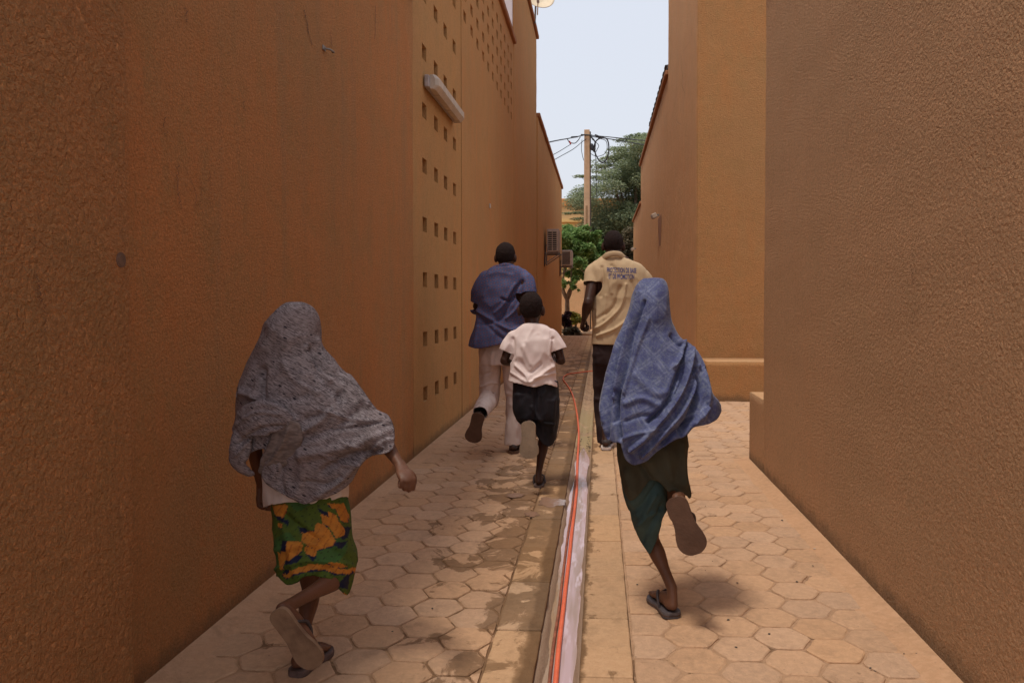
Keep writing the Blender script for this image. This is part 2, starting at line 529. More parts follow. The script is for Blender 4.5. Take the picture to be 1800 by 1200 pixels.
def lay(parent, zones, y0, seed, ymax_obj):
    rnd = random.Random(seed)
    cells = []
    x_min = min(z[0] for z in zones); x_max = max(z[1] for z in zones); y_max = max(z[3] for z in zones)
    c = 0
    x = x_min - S
    while x < x_max + S:
        y = y0 + (S * math.sqrt(3) / 2 if c % 2 else 0)
        while y < y_max + S:
            for (zx0, zx1, zy0, zy1) in zones:
                if zy0 - S < y < zy1 + S and zx0 - S < x < zx1 + S:
                    hexa = [(x + math.cos(math.radians(60 * k)) * (S - 0.0035), y + math.sin(math.radians(60 * k)) * (S - 0.0035)) for k in range(6)]
                    whole = all(zx0 <= p[0] <= zx1 and zy0 <= p[1] <= zy1 for p in hexa)
                    if not whole:
                        for ax, lim, kl in ((0, zx0, False), (0, zx1, True), (1, zy0, False), (1, zy1, True)):
                            if hexa: hexa = clip_poly(hexa, ax, lim, kl)
                        if len(hexa) < 3: continue
                        ar = abs(sum(hexa[i][0] * hexa[(i + 1) % len(hexa)][1] - hexa[(i + 1) % len(hexa)][0] * hexa[i][1] for i in range(len(hexa)))) / 2
                        if ar < 0.0012: continue
                    cells.append((y, x, whole, hexa))
                    break
            y += S * math.sqrt(3)
        x += S * 1.5; c += 1
    cells.sort(key=lambda q: q[0])
    seen = [q for q in cells if q[0] > 2.05 and q[0] < ymax_obj][:298]
    ids = set(id(q) for q in seen)
    BV = []; BF = []; BR = []
    for q in cells:
        y, x, whole, hexa = q
        dz = rnd.uniform(-0.0022, 0.0022); tx, ty = rnd.uniform(-0.012, 0.012), rnd.uniform(-0.012, 0.012)
        if id(q) in ids:
            if whole:
                me = rnd.choice(shared)
                o = obj('paver', me, None, parent)
                o.rotation_euler = (tx, ty, math.radians(60 * rnd.randrange(6)) + rnd.uniform(-0.012, 0.012))
            else:
                v_, f_ = paver_mesh(rnd, [(p[0] - x, p[1] - y) for p in hexa])
                me = mesh_of('paver', v_, f_)
                o = obj('paver', me, M['paver'], parent)
            o.location = (x, y, dz)
        else:
            v_, f_ = paver_mesh(rnd, [(p[0] - x, p[1] - y) for p in hexa])
            b = len(BV); BV += [(p[0] + x, p[1] + y, p[2] + dz + p[0] * ty + p[1] * tx) for p in v_]
            BF += [tuple(i + b for i in f) for f in f_]; r = rnd.random(); BR += [r] * len(v_)
    me = mesh_of('paver_field', BV, BF)
    a = me.attributes.new('rnd', 'FLOAT', 'POINT'); a.data.foreach_set('value', BR)
    tag(obj('paver_field', me, M['paver'], parent), kind='stuff')
lay(left_pav, [(XL + 0.085, SL - 0.006, -1.0, 28.3)], -1.0, 11, 9.5)
lay(right_pav, [(SR + 0.006, XR - 0.10, -1.0, 6.05), (SR + 0.006, 3.5, 6.05, 9.5), (SR + 0.006, 1.22, 9.5, 28.3)], -0.93, 12, 8.6)
def strip_mesh(x0, x1, y0, y1, z, amp, seed):
    n = int((y1 - y0) / 0.06); V = []; F = []
    for i in range(n + 1):
        y = y0 + (y1 - y0) * i / n
        w = noise.noise(Vector((y * 4, seed, 0))) * amp
        if x0 < x1: V += [(x0, y, z + 0.012), (x0 + (x1 - x0) * 0.5, y, z + 0.002 + 0.003 * noise.noise(Vector((y * 6, 2, seed)))), (x1 + w, y, z - 0.006)]
        else: V += [(x0, y, z + 0.012), (x0 + (x1 - x0) * 0.5, y, z + 0.002 + 0.003 * noise.noise(Vector((y * 6, 2, seed)))), (x1 + w, y, z - 0.006)]
        if i:
            b = 3 * i
            for k in (0, 1):
                q = (b - 3 + k, b - 2 + k, b + 1 + k, b + k)
                F.append(q if x0 < x1 else q[::-1])
    return mesh_of('strip', V, F, True)
obj('mortar_strip', strip_mesh(XL, XL + 0.115, -1, 28.3, 0.002, 0.02, 1), M['strip'], left_pav)
obj('mortar_strip', strip_mesh(XR, XR - 0.13, -1, 6.0, 0.002, 0.025, 7), M['strip'], right_pav)

# channel and its slabs
gutter = thing('drainage_channel', None, None)
gutter['kind'] = 'structure'
V = []; F = []
prof = [(CL - 0.02, -0.02), (CL + 0.002, -0.012), (CL + 0.016, -0.040), (CL + 0.04, -0.054), (-0.137, -0.068), (CR - 0.035, -0.056), (CR - 0.012, -0.042), (CR - 0.002, -0.014), (CR + 0.02, -0.02)]
ys = np.arange(-1, 28.4, 0.05)
for i, y in enumerate(ys):
    rise = 0.036 * min(1, max(0, (y - 5.9) / 1.6)) + 0.002 * math.sin(y)
    for (x, z) in prof:
        nz = noise.noise(Vector((x * 30, y * 5, 0)))
        nz2 = noise.noise(Vector((x * 60, y * 22, 4)))
        V.append((x + 0.004 * nz, y, z + (rise if z < -0.032 else 0) + 0.008 * nz + 0.0025 * nz2 * (1 if y < 6 else 2.2)))
    if i:
        n = len(prof); b = i * n
        for k in range(n - 1): F.append((b - n + k, b - n + k + 1, b + k + 1, b + k))
t = NT('channel bed'); P = t.pos()
x, y, z = t.sep(P)
c = t.mix(t.ramp(t.noise(P, 9, 5, 0.7), 0.4, 0.62), (0.30, 0.19, 0.115), (0.44, 0.285, 0.165))
moss = t.math('MULTIPLY', t.ramp(t.noise(P, 5, 4, 0.6), 0.36, 0.52), t.math('MULTIPLY', t.ramp(y, 6.2, 6.8), t.ramp(y, 9.5, 8.2)))
c = t.mix(moss, c, (0.32, 0.235, 0.12))
c = t.mix(t.ramp(y, 6.6, 5.6), c, (0.27, 0.175, 0.115))
M['channel'] = t.done(c, 0.7, t.bump(t.noise(P, 70, 4), 0.006, 0.8), 0.4)
obj('channel_bed', mesh_of('channel_bed', V, F, True), M['channel'], gutter)
rs = random.Random(3)
for side, (x0, x1) in enumerate(((SL, CL), (CR, SR))):
    y = -1.0 + 0.15 * side
    while y < 28.2:
        L = rs.uniform(0.43, 0.52)
        bm = bmesh.new()
        add_box(bm, (x0 + 0.0015, y + 0.002, -0.075), (x1 - 0.0015, y + L - 0.002, 0.004 + rs.uniform(-0.002, 0.002)), 0.006, 2)
        # break the long edges a little
        bmesh.ops.subdivide_edges(bm, edges=[e for e in bm.edges if abs(e.verts[0].co.y - e.verts[1].co.y) > 0.3], cuts=6)
        for v in bm.verts:
            v.co.x += 0.0028 * noise.noise(v.co * 13); v.co.z += 0.0018 * noise.noise(v.co * 9 + Vector((5, 0, 0)))
        me = bm_mesh(bm, 'kerb_slab')
        obj('kerb_slab', off(me, (x0, y, 0)), M['slab'], gutter).location = (x0, y, 0)
        y += L
# water standing in the channel
t = NT('channel water'); P = t.pos()
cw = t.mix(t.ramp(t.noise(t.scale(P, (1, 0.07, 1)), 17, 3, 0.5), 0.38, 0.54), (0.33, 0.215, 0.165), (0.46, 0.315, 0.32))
cw = t.mix(t.ramp(t.noise(t.scale(P, (1, 0.15, 1)), 24, 3, 0.6), 0.50, 0.66), cw, (0.55, 0.42, 0.45))  # pale lavender streaks paint the sky's reflection into the silty colour
xx = t.math('ADD', t.sep(P)[0], t.math('MULTIPLY', t.noise(t.scale(P, (1, 0.5, 1)), 12, 4, 0.6), 0.07))
silt = t.math('MULTIPLY', t.ramp(xx, -0.118, -0.132), t.ramp(t.sep(P)[1], 3.9, 3.3))
cw = t.mix(silt, cw, (0.33, 0.215, 0.13))
M['water'] = t.done(cw, 0.10, t.bump(t.noise(t.scale(P, (1, 0.4, 1)), 22, 3), 0.004, 0.25), 0.5)
t.p.inputs['IOR'].default_value = 1.33
V = []; F = []
wy = np.arange(-1, 6.62, 0.05)
for i, y in enumerate(wy):
    k = 1.0 if y < 5.0 else 1.0 - 0.35 * abs(math.sin((y - 5.0) * 3.1))
    if y > 6.2: k *= max(0.05, (6.65 - y) / 0.45)
    n = 0.012 * noise.noise(Vector((y * 3, 1, 1))); n2 = 0.012 * noise.noise(Vector((y * 3, 9, 1)))
    V += [(-0.137 - 0.058 * k + n, y, -0.0435 + 0.0018 * max(0, y - 4.5)), (-0.137 + 0.070 * k + n2, y, -0.0435 + 0.0018 * max(0, y - 4.5))]
    if i: F.append((2 * i - 2, 2 * i - 1, 2 * i + 1, 2 * i))
tag(obj('channel_water', mesh_of('channel_water', V, F, True), M['water']), kind='structure')
# little puddles beside it
def puddle(px, py, rx, ry, seed):
    c = gnd(px, py); V = [(0, 0, 0)]; n = 40
    for k in range(n):
        g = 2 * math.pi * k / n
        q = 1 + 0.45 * noise.noise(Vector((math.cos(g) * 1.5 + seed, math.sin(g) * 1.5, 0))) + 0.2 * noise.noise(Vector((math.cos(g) * 4 + seed, math.sin(g) * 4, 0)))
        V.append((math.cos(g) * rx * q, math.sin(g) * ry * q, 0))
    o = obj('puddle', mesh_of('puddle', V, [(0, k + 1, (k + 1) % n + 1) for k in range(n)]), M['film'])
    o.location = (c.x, c.y, 0.0065)
    return tag(o, kind='structure')
t = NT('water film'); P = t.pos()
M['film'] = t.done((0.27, 0.165, 0.115), 0.08, t.bump(t.noise(P, 30, 3), 0.003, 0.3), 0.7)
puddle(968, 884, 0.085, 0.10, 1); puddle(905, 872, 0.05, 0.06, 4); puddle(935, 905, 0.04, 0.05, 8)

# ---------------------------------------------------------------- walls and buildings
def prism(outline, z0, z1, dz=0.05, amp=0.003, r=0.03, top=True):
    """an upright prism over an XY outline (counter-clockwise) with rounded, slightly wavy corners"""
    P = []
    n = len(outline)
    for i in range(n):
        p0, p1, p2 = Vector(outline[i - 1]), Vector(outline[i]), Vector(outline[(i + 1) % n])
        a, b = (p0 - p1).normalized(), (p2 - p1).normalized()
        for k in range(5):
            t = k / 4
            P.append((p1 + a * r) * (1 - t) ** 2 + p1 * 2 * t * (1 - t) + (p1 + b * r) * t ** 2)
        L = (p2 - p1).length
        m = min(40, int(L / 0.25))
        for k in range(1, m):
            P.append(p1 + b * r + (p2 - p1 - b * 2 * r) * k / m)
    nz = max(2, int((z1 - z0) / dz)); V = []; F = []; m = len(P)
    for i in range(nz + 1):
        z = z0 + (z1 - z0) * i / nz
        for p in P:
            w = amp * noise.noise(Vector((p.x * 6, p.y * 6, z * 6))) + amp * 1.2 * noise.noise(Vector((p.x * 1.3, p.y * 1.3, z * 1.3)))
            V.append((p.x + w, p.y + w, z))
        if i:
            b = i * m
            for k in range(m):
                q = (k + 1) % m
                F.append((b - m + k, b - m + q, b + q, b + k))
    F.append(tuple(range(nz * m, nz * m + m)))
    return mesh_of('prism', V, F, True)
def rect(x0, x1, y0, y1): return [(x0, y0), (x1, y0), (x1, y1), (x0, y1)]
def sharp(o, ang=40):
    me = o.data
    me.set_sharp_from_angle(angle=math.radians(ang))
    return o
def pierced(xf, xb, y0, y1, z0, z1, holes, depth=0.17, hw=0.06, hy=0.078):
    """a wall slab whose alley face (at x = xf) has square pockets let into it; holes: (y, z)"""
    ysx = sorted({y0, y1} | {h[0] - hy for h in holes} | {h[0] + hy for h in holes})
    zsx = sorted({z0, z1} | {h[1] - hw for h in holes} | {h[1] + hw for h in holes})
    ysx = [v for i, v in enumerate(ysx) if i == 0 or v - ysx[i - 1] > 1e-4]
    zsx = [v for i, v in enumerate(zsx) if i == 0 or v - zsx[i - 1] > 1e-4]
    bm = bmesh.new(); vs = {}
    def v(x, y, z):
        k = (round(x, 4), round(y, 4), round(z, 4))
        if k not in vs: vs[k] = bm.verts.new((x, y, z))
        return vs[k]
    for i in range(len(ysx) - 1):
        for j in range(len(zsx) - 1):
            a, b, c, d = ysx[i], ysx[i + 1], zsx[j], zsx[j + 1]
            mid = ((a + b) / 2, (c + d) / 2)
            if any(abs(mid[0] - h[0]) < hy and abs(mid[1] - h[1]) < hw for h in holes):
                xd = xf - depth
                bm.faces.new([v(xd, a, c), v(xd, b, c), v(xd, b, d), v(xd, a, d)])
                bm.faces.new([v(xf, a, c), v(xf, b, c), v(xd, b, c), v(xd, a, c)])
                bm.faces.new([v(xf, b, d), v(xf, a, d), v(xd, a, d), v(xd, b, d)])
                bm.faces.new([v(xf, a, d), v(xf, a, c), v(xd, a, c), v(xd, a, d)])
                bm.faces.new([v(xf, b, c), v(xf, b, d), v(xd, b, d), v(xd, b, c)])
            else:
                bm.faces.new([v(xf, a, c), v(xf, b, c), v(xf, b, d), v(xf, a, d)])
    for a, b in ((y0, y1), (y1, y0)):
        bm.faces.new([v(xf, a, z0), v(xf, a, z1), v(xb, a, z1), v(xb, a, z0)])
    bm.faces.new([v(xf, y0, z1), v(xf, y1, z1), v(xb, y1, z1), v(xb, y0, z1)])
    bmesh.ops.recalc_face_normals(bm, faces=bm.faces)
    return bm_mesh(bm)
def coping_me(x0, x1, y0, y1, z, th=0.10):
    bm = bmesh.new(); add_box(bm, (x0, y0, z), (x1, y1, z + th), 0.02, 2)
    bmesh.ops.subdivide_edges(bm, edges=[e for e in bm.edges if abs(e.verts[0].co.y - e.verts[1].co.y) > 1], cuts=24)
    for v_ in bm.verts: v_.co += Vector((0.006, 0, 0.006)) * noise.noise(v_.co * 2.5)
    return bm_mesh(bm, 'coping')
def building(label, cat='building'):
    return thing('building', label, cat)
H = 5.45
# left, nearest: rough pier, plain wall, perforated panel, wall with small openings
b1 = building('long orange plastered building on the left with perforated panel and rough near pier')
sharp(obj('pier', prism(rect(-4.5, -1.262, 0.1, 2.02), -0.1, 2.9, 0.04, 0.004, 0.02), M['wall_pier'], b1))
bm = bmesh.new()
PY0, PY1 = 5.86, 7.93
obj('wall', prism(rect(-4.6, XL, 1.9, PY0 - 0.008), -0.1, 3.5, 0.08, 0.004, 0.012), M['wall_l'], b1)
pan_h = []
for k in range(9):
    if 0.45 + 0.463 * k > 4.25: continue
    kz = (0.004, -0.010, 0.012, -0.003, 0.009, -0.008, 0.0, 0.011, -0.005)[k]
    for yy in (6.262, 6.708, 7.127, 7.568):
        pan_h.append((yy, 0.45 + 0.463 * k + kz))
obj('perforated_panel', pierced(XL - 0.006, -4.6, PY0, PY1, -0.1, 4.4, pan_h), M['wall_pan'], b1)
up_h = []
for k in range(11):
    for r_ in range(5):
        if r_ * 1.0 >= 0: up_h.append((8.14 + 0.43 * k + 0.012 * math.sin(k * 2.3), 4.20 + 0.235 * r_ + 0.007 * math.sin(r_ * 4.1)))
obj('wall', pierced(XL, -4.6, PY1 + 0.008, 12.75, -0.1, H, up_h, 0.15, 0.055), M['wall_l2'], b1)
for yb0 in (PY0 - 0.03, PY1 - 0.022):
    obj('backing', prism(rect(-1.6, XL - 0.02, yb0, yb0 + 0.05), -0.1, 3.4, 1.0, 0.0, 0.004), M['wall_l'], b1)
obj('coping', coping_me(-1.8, XL + 0.05, PY1 + 0.01, 12.8, H), M['coping'], b1)
M['white'] = flat('whitewash', (0.62, 0.57, 0.60), 0.9, 0.05, 3, 0.2, 40, 0.004, local=False)
# left, taller block and the long wall after it
b2 = building('taller orange plastered block on the left rising above the wall with small openings')
obj('wall', prism(rect(-4.6, XL + 0.006, 12.76, 17.35), -0.1, 7.1, 0.1, 0.004, 0.02), M['wall_l2'], b2)
obj('coping', coping_me(-1.8, XL + 0.06, 12.7, 17.45, 7.1, 0.09), M['coping'], b2)
obj('end_wall', box_me((-4.5, 12.70, 5.2), (XL - 0.012, 12.757, 7.09), 0.004, 1), M['white'], b2)
b3 = building('lower orange plastered building on the left behind the air conditioners')
obj('wall', prism(rect(-5.6, XL + 0.036, 17.36, 28.3), -0.1, 5.35, 0.1, 0.004, 0.02), M['wall_l2'], b3)
obj('coping', coping_me(-1.8, XL + 0.09, 17.36, 28.4, 5.35, 0.1), M['coping'], b3)
# right, nearest
b4 = building('nearest brown rough plastered building on the right with low block at its far corner')
sharp(obj('wall', prism(rect(XR, 5.2, 0.1, 5.46), -0.1, 3.42, 0.04, 0.004, 0.03), M['wall_r'], b4))
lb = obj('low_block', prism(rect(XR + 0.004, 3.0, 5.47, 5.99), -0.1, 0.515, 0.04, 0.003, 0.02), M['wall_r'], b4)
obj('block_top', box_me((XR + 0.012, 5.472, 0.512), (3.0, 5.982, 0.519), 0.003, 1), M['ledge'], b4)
obj('coping', coping_me(XR - 0.05, 1.6, 0.1, 5.5, 3.42), M['coping'], b4)
obj('coping', coping_me(-1.8, XL + 0.05, 2.05, PY0 - 0.01, 3.5), M['coping'], b1)
obj('coping', coping_me(-1.8, XL + 0.05, PY0, PY1, 4.4), M['coping'], b1)
# right, the block whose end wall closes the recess
b5 = building('tall orange plastered building on the right with low ledge along its end wall')
obj('wall', prism(rect(1.255, 5.2, 10.2, 14.45), -0.1, 7.3, 0.08, 0.004, 0.02), M['wall_r3'], b5)
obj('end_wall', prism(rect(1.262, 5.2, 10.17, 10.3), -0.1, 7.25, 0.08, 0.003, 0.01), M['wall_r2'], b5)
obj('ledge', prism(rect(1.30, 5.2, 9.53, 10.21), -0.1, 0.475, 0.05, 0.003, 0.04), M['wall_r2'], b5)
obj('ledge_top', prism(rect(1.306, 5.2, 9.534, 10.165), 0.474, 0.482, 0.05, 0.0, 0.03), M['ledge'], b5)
# crack running down the corner
t = NT('crack'); M['crack'] = t.done((0.10, 0.055, 0.035), 0.95)
def crack(pts_yz, x, w, parent, seed, facing=-1):
    C = catmull([(0, p[0], p[1]) for p in pts_yz], 14); V = []; F = []
    for i, c in enumerate(C):
        j = 0.02 * noise.noise(Vector((i * 0.55, seed, 0))) + 0.01 * noise.noise(Vector((i * 1.7, seed, 3)))
        ww = w * (0.5 + abs(noise.noise(Vector((i * 0.3, seed, 7)))))
        V += [(x, c[1] + j - ww, c[2]), (x + facing * -0.0, c[1] + j + ww, c[2])]
        if i:
            F.append((2 * i - 2, 2 * i - 1, 2 * i + 1, 2 * i))
    o = obj('crack', mesh_of('crack', V, F), M['crack'], parent)
    return o
def on_wall(px, py, X):
    d = RM @ Vector(((px - CX) / FPX, -(py - CY) / FPX, -1)); t_ = X / d.x
    return (d.y * t_, CAM_H + d.z * t_)
crack([on_wall(px, py, 1.25) for px, py in ((1217, 50), (1214, 70), (1200, 95), (1198, 115), (1200, 135), (1199, 150), (1204, 165), (1202, 180), (1192, 202), (1190, 212), (1197, 219))], 1.247, 0.008, b5, 1)
crack([on_wall(px, py, -1.25) for px, py in ((-20, 398), (20, 408), (60, 416), (85, 432), (105, 440), (150, 440), (182, 443))], -1.2565, 0.0012, b1, 5)
def scratch(pts, X, w, parent, seed):
    w *= 1.2
    o = crack([on_wall(px, py, X) for px, py in pts], X + 0.0045, w, parent, seed); o.name = 'scratch'; o.data.materials.clear(); o.data.materials.append(M['scratch'])
M['scratch'] = flat('scratched plaster', (0.17, 0.085, 0.05), 0.95, 0.15, 20)
for k, (pp, w) in enumerate((([(311, 288), (310, 325), (313, 350), (318, 368)], 0.0022), ([(326, 300), (338, 328), (343, 352), (338, 366)], 0.0014), ([(350, 310), (352, 340), (349, 366)], 0.0012), ([(367, 300), (368, 330), (364, 350), (372, 366)], 0.0014),
        ([(428, 178), (427, 196)], 0.002), ([(287, 205), (290, 240)], 0.002), ([(601, 430), (600, 458)], 0.0016), ([(534, 18), (540, 50), (546, 78)], 0.004), ([(579, 55), (581, 80)], 0.003), ([(659, 10), (658, 70)], 0.004), ([(325, 15), (326, 40)], 0.003))):
    scratch(pp, XL, w, b1, k * 3.1)
for k, (pp, w) in enumerate((([(66, 478), (72, 500), (77, 530)], 0.0022), ([(77, 525), (83, 560), (84, 585)], 0.0012))):
    o = crack([on_wall(px, py, -1.25) for px, py in pp], -1.2555, w, b1, 40 + k); o.name = 'scratch'; o.data.materials.clear(); o.data.materials.append(M['scratch'])
for k, (pp, w) in enumerate((([(1604, 470), (1608, 500)], 0.003), ([(1612, 545), (1606, 570)], 0.002))):
    o = crack([on_wall(px, py, XR) for px, py in pp], XR - 0.0055, w, b4, 60 + k, 1); o.name = 'scratch'; o.data.materials.clear(); o.data.materials.append(M['scratch'])
b6 = building('lower orange plastered building on the right with dark tiled eave behind its coping')
obj('wall', prism(rect(1.262, 5.2, 14.46, 24.0), -0.1, 5.4, 0.1, 0.004, 0.02), M['wall_r3'], b6)
obj('coping', coping_me(1.20, 1.6, 14.46, 24.1, 5.4, 0.09), M['coping'], b6)
M['tile'] = flat('dark tile', (0.09, 0.07, 0.065), 0.8, 0.3, 9, 0.3, 30, 0.004)
eave = obj('roof', box_me((0, 17.5, 6.42), (3.4, 23.6, 6.50)), M['tile'], b6); eave.location = (1.5, 0, 0)
for k in range(22):
    bm = bmesh.new(); add_box(bm, (0, 0, 0), (0.5, 0.255, 0.03), 0.006, 1, Matrix.Rotation(math.radians(-8 + (k % 3) * 1.5), 4, 'Y'))
    o = obj('tile', bm_mesh(bm), M['tile'], eave); o.location = (-0.04 + 0.012 * (k % 2), 17.6 + 0.272 * k, 6.50 + 0.004 * (k % 3))
obj('upper_wall', prism(rect(1.75, 5.0, 17.6, 23.5), 5.3, 6.42, 0.5, 0.003, 0.02), M['wall_r3'], b6)
b7 = building('lowest orange plastered wall section at the far end of the right side')
obj('wall', prism(rect(1.275, 4.2, 24.01, 29.5), -0.1, 4.25, 0.1, 0.004, 0.02), M['wall_r3'], b7)
obj('coping', coping_me(1.22, 1.6, 24.1, 29.6, 4.25, 0.08), M['coping'], b7)
# far background: yellow building and garden wall
M['cream'] = flat('cream wall', (0.62, 0.42, 0.20), 0.9, 0.06, 0.5, 0.2, 20, 0.005, local=False)
M['ochre'] = flat('ochre wall', (0.62, 0.41, 0.16), 0.9, 0.08, 0.5, 0.2, local=False)
M['cornice'] = flat('orange cornice', (0.50, 0.22, 0.07), 0.9, 0.08, 0.5, 0.2, local=False)
b8 = building('cream and yellow two-storey building far behind the utility pole')
YB = 58
zb = lambda py: at(1000, py, YB).z
obj('wall', prism(rect(-14, 12, YB, YB + 9), -0.1, zb(352), 0.5, 0.01, 0.1), M['ochre'], b8)
obj('cornice', box_me((-14.2, YB - 0.35, zb(363)), (12.2, YB - 0.003, zb(350)), 0.04), M['cornice'], b8)
obj('upper_wall', box_me((-14, YB - 0.12, zb(386)), (12, YB - 0.004, zb(363) - 0.003), 0.02), M['cream'], b8)
obj('band', box_me((-14.05, YB - 0.25, zb(391)), (12.05, YB - 0.005, zb(386) - 0.003), 0.02), M['ochre'], b8)
M['win'] = flat('window glass', (0.05, 0.05, 0.05), 0.2, 0.2, 2, 0.5)
M['wframe'] = flat('window frame', (0.35, 0.2, 0.1), 0.6)
for k in range(5):
    w = obj('window', box_me((-10.2 + 4.4 * k, YB - 0.05, 2.4), (-9.0 + 4.4 * k, YB - 0.003, 3.7), 0.01), M['wframe'], b8)
    obj('pane', box_me((-10.1 + 4.4 * k, YB - 0.07, 2.5), (-9.1 + 4.4 * k, YB - 0.052, 3.6), 0.003), M['win'], w)
M['gwall'] = plaster('garden wall', (0.62, 0.38, 0.20), (0.56, 0.34, 0.18), (0.58, 0.35, 0.2), 30, 0.004, 0.3, 0.2)
gw = tag(obj('garden_wall', prism(rect(-9, 9, 36.0, 36.3), -0.1, 2.35, 0.3, 0.01, 0.04), M['gwall']), 'beige garden wall closing the view behind the small tree', 'wall')
ks = tag(obj('low_kerb', box_me((-0.85, 28.9, -0.03), (1.1, 29.25, 0.05), 0.015), M['slab']), 'pale low kerb crossing the far end of the alley', 'kerb')

# ---------------------------------------------------------------- wall fittings
M['plastic'] = flat('old white plastic', (0.54, 0.44, 0.35), 0.55, 0.10, 8, 0.4)
M['grey'] = flat('grey plastic', (0.40, 0.34, 0.32), 0.5, 0.1, 20, 0.4)
M['metal'] = flat('dull metal', (0.30, 0.27, 0.25), 0.5, 0.2, 30, 0.4, metal=0.5)
M['streak0'] = flat('dull brown socket', (0.17, 0.10, 0.07), 0.8)
M['dark'] = flat('dark slots', (0.035, 0.028, 0.028), 0.7)
M['black'] = flat('black cable', (0.03, 0.03, 0.035), 0.6)
# tube lamp on the perforated panel
ya, za = on_wall(752, 158, -1.38); yb_, zb_ = on_wall(805, 205, -1.38)
zl = (za + zb_) / 2
lamp = thing('wall_lamp', 'long white tube lamp mounted level on the perforated panel', 'lamp', (XL, (ya + yb_) / 2, 2.99))
L = 1.22
def lamp_body(L, w, h):
    prof = [(0, -h), (w * 0.55, -h * 1.0), (w, -h * 0.45), (w, h * 0.45), (w * 0.55, h), (0, h)]
    V = []; F = []
    st = [(-L / 2, 0.55), (-L / 2 + 0.03, 0.9), (-L / 2 + 0.06, 1), (L / 2 - 0.06, 1), (L / 2 - 0.03, 0.9), (L / 2, 0.55)]
    for y, k in st: V += [(p[0] * k, y, p[1] * (0.8 + 0.2 * k)) for p in prof]
    n = len(prof)
    for i in range(len(st) - 1):
        for j in range(n - 1): F.append((i * n + j, (i + 1) * n + j, (i + 1) * n + j + 1, i * n + j + 1))
    F.append(tuple(range(n))); F.append(tuple(range((len(st) - 1) * n, len(st) * n))[::-1])
    return mesh_of('lamp', V, F)
obj('lamp_base', box_me((0.004, -L / 2 - 0.03, -0.05), (0.045, L / 2 + 0.03, 0.05), 0.01), M['grey'], lamp)
o = obj('lamp_cover', lamp_body(L, 0.075, 0.062), M['plastic'], lamp); o.location = (0.046, 0, 0)
for yy in (-0.4, 0.1, 0.5):
    o = obj('clip', box_me((0.03, yy - 0.012, -0.067), (0.09, yy + 0.012, -0.062), 0.001, 1), M['plastic'], lamp)
# small flood lamps on the right wall
def flood(label, X, y, z, s):
    f = thing('flood_lamp', label, 'lamp', (X, y, z), 'small floodlights on the right wall')
    obj('bracket', box_me((-0.06 * s, -0.015, -0.02), (0.004, 0.015, 0.02), 0.004), M['metal'], f)
    bm = bmesh.new(); add_box(bm, (-0.14 * s, -0.11 * s, -0.06 * s), (-0.02 * s, 0.11 * s, 0.06 * s), 0.015 * s, 2, Matrix.Rotation(math.radians(-25), 4, 'Y'), (-0.05 * s, 0, 0.01))
    obj('housing', bm_mesh(bm), M['plastic'], f)
    bm = bmesh.new(); add_box(bm, (-0.16 * s, -0.09 * s, -0.045 * s), (-0.141 * s, 0.09 * s, 0.045 * s), 0.003, 1, Matrix.Rotation(math.radians(-25), 4, 'Y'), (-0.05 * s, 0, 0.01))
    obj('glass', bm_mesh(bm), M['grey'], f)
yy, zz = on_wall(1159, 378, 1.262)
flood('small pale floodlight high on the right wall with dark streak below', 1.26, yy, zz, 0.85)
yy, zz = on_wall(1118, 437, 1.275)
flood('tiny pale floodlight at the far end of the right wall above the man', 1.273, yy, zz, 0.9)
t = NT('brown streak'); P = t.pos(); M['streak'] = t.done((0.27, 0.125, 0.065), 0.95)
y1_, z1_ = on_wall(1157, 385, 1.262); y2_, _ = on_wall(1163, 385, 1.262); _, z2_ = on_wall(1160, 432, 1.262)
V = []; F = []
for i in range(13):
    k = i / 12
    z = z1_ + (z2_ - z1_) * k; ym = (y1_ + y2_) / 2; w = abs(y2_ - y1_) / 2 * (1 - 0.5 * k * k) 
    V += [(1.2565, ym - w + 0.04 * noise.noise(Vector((i * .7, 0, 0))), z), (1.2565, ym + w * (1 - .3 * k) + 0.04 * noise.noise(Vector((i * .7, 5, 0))), z)]
    if i: F.append((2 * i - 2, 2 * i, 2 * i + 1, 2 * i - 1))
obj('wall_streak', mesh_of('wall_streak', V, F), M['streak'], b6)  # narrow brown strip on the wall, tapering downwards

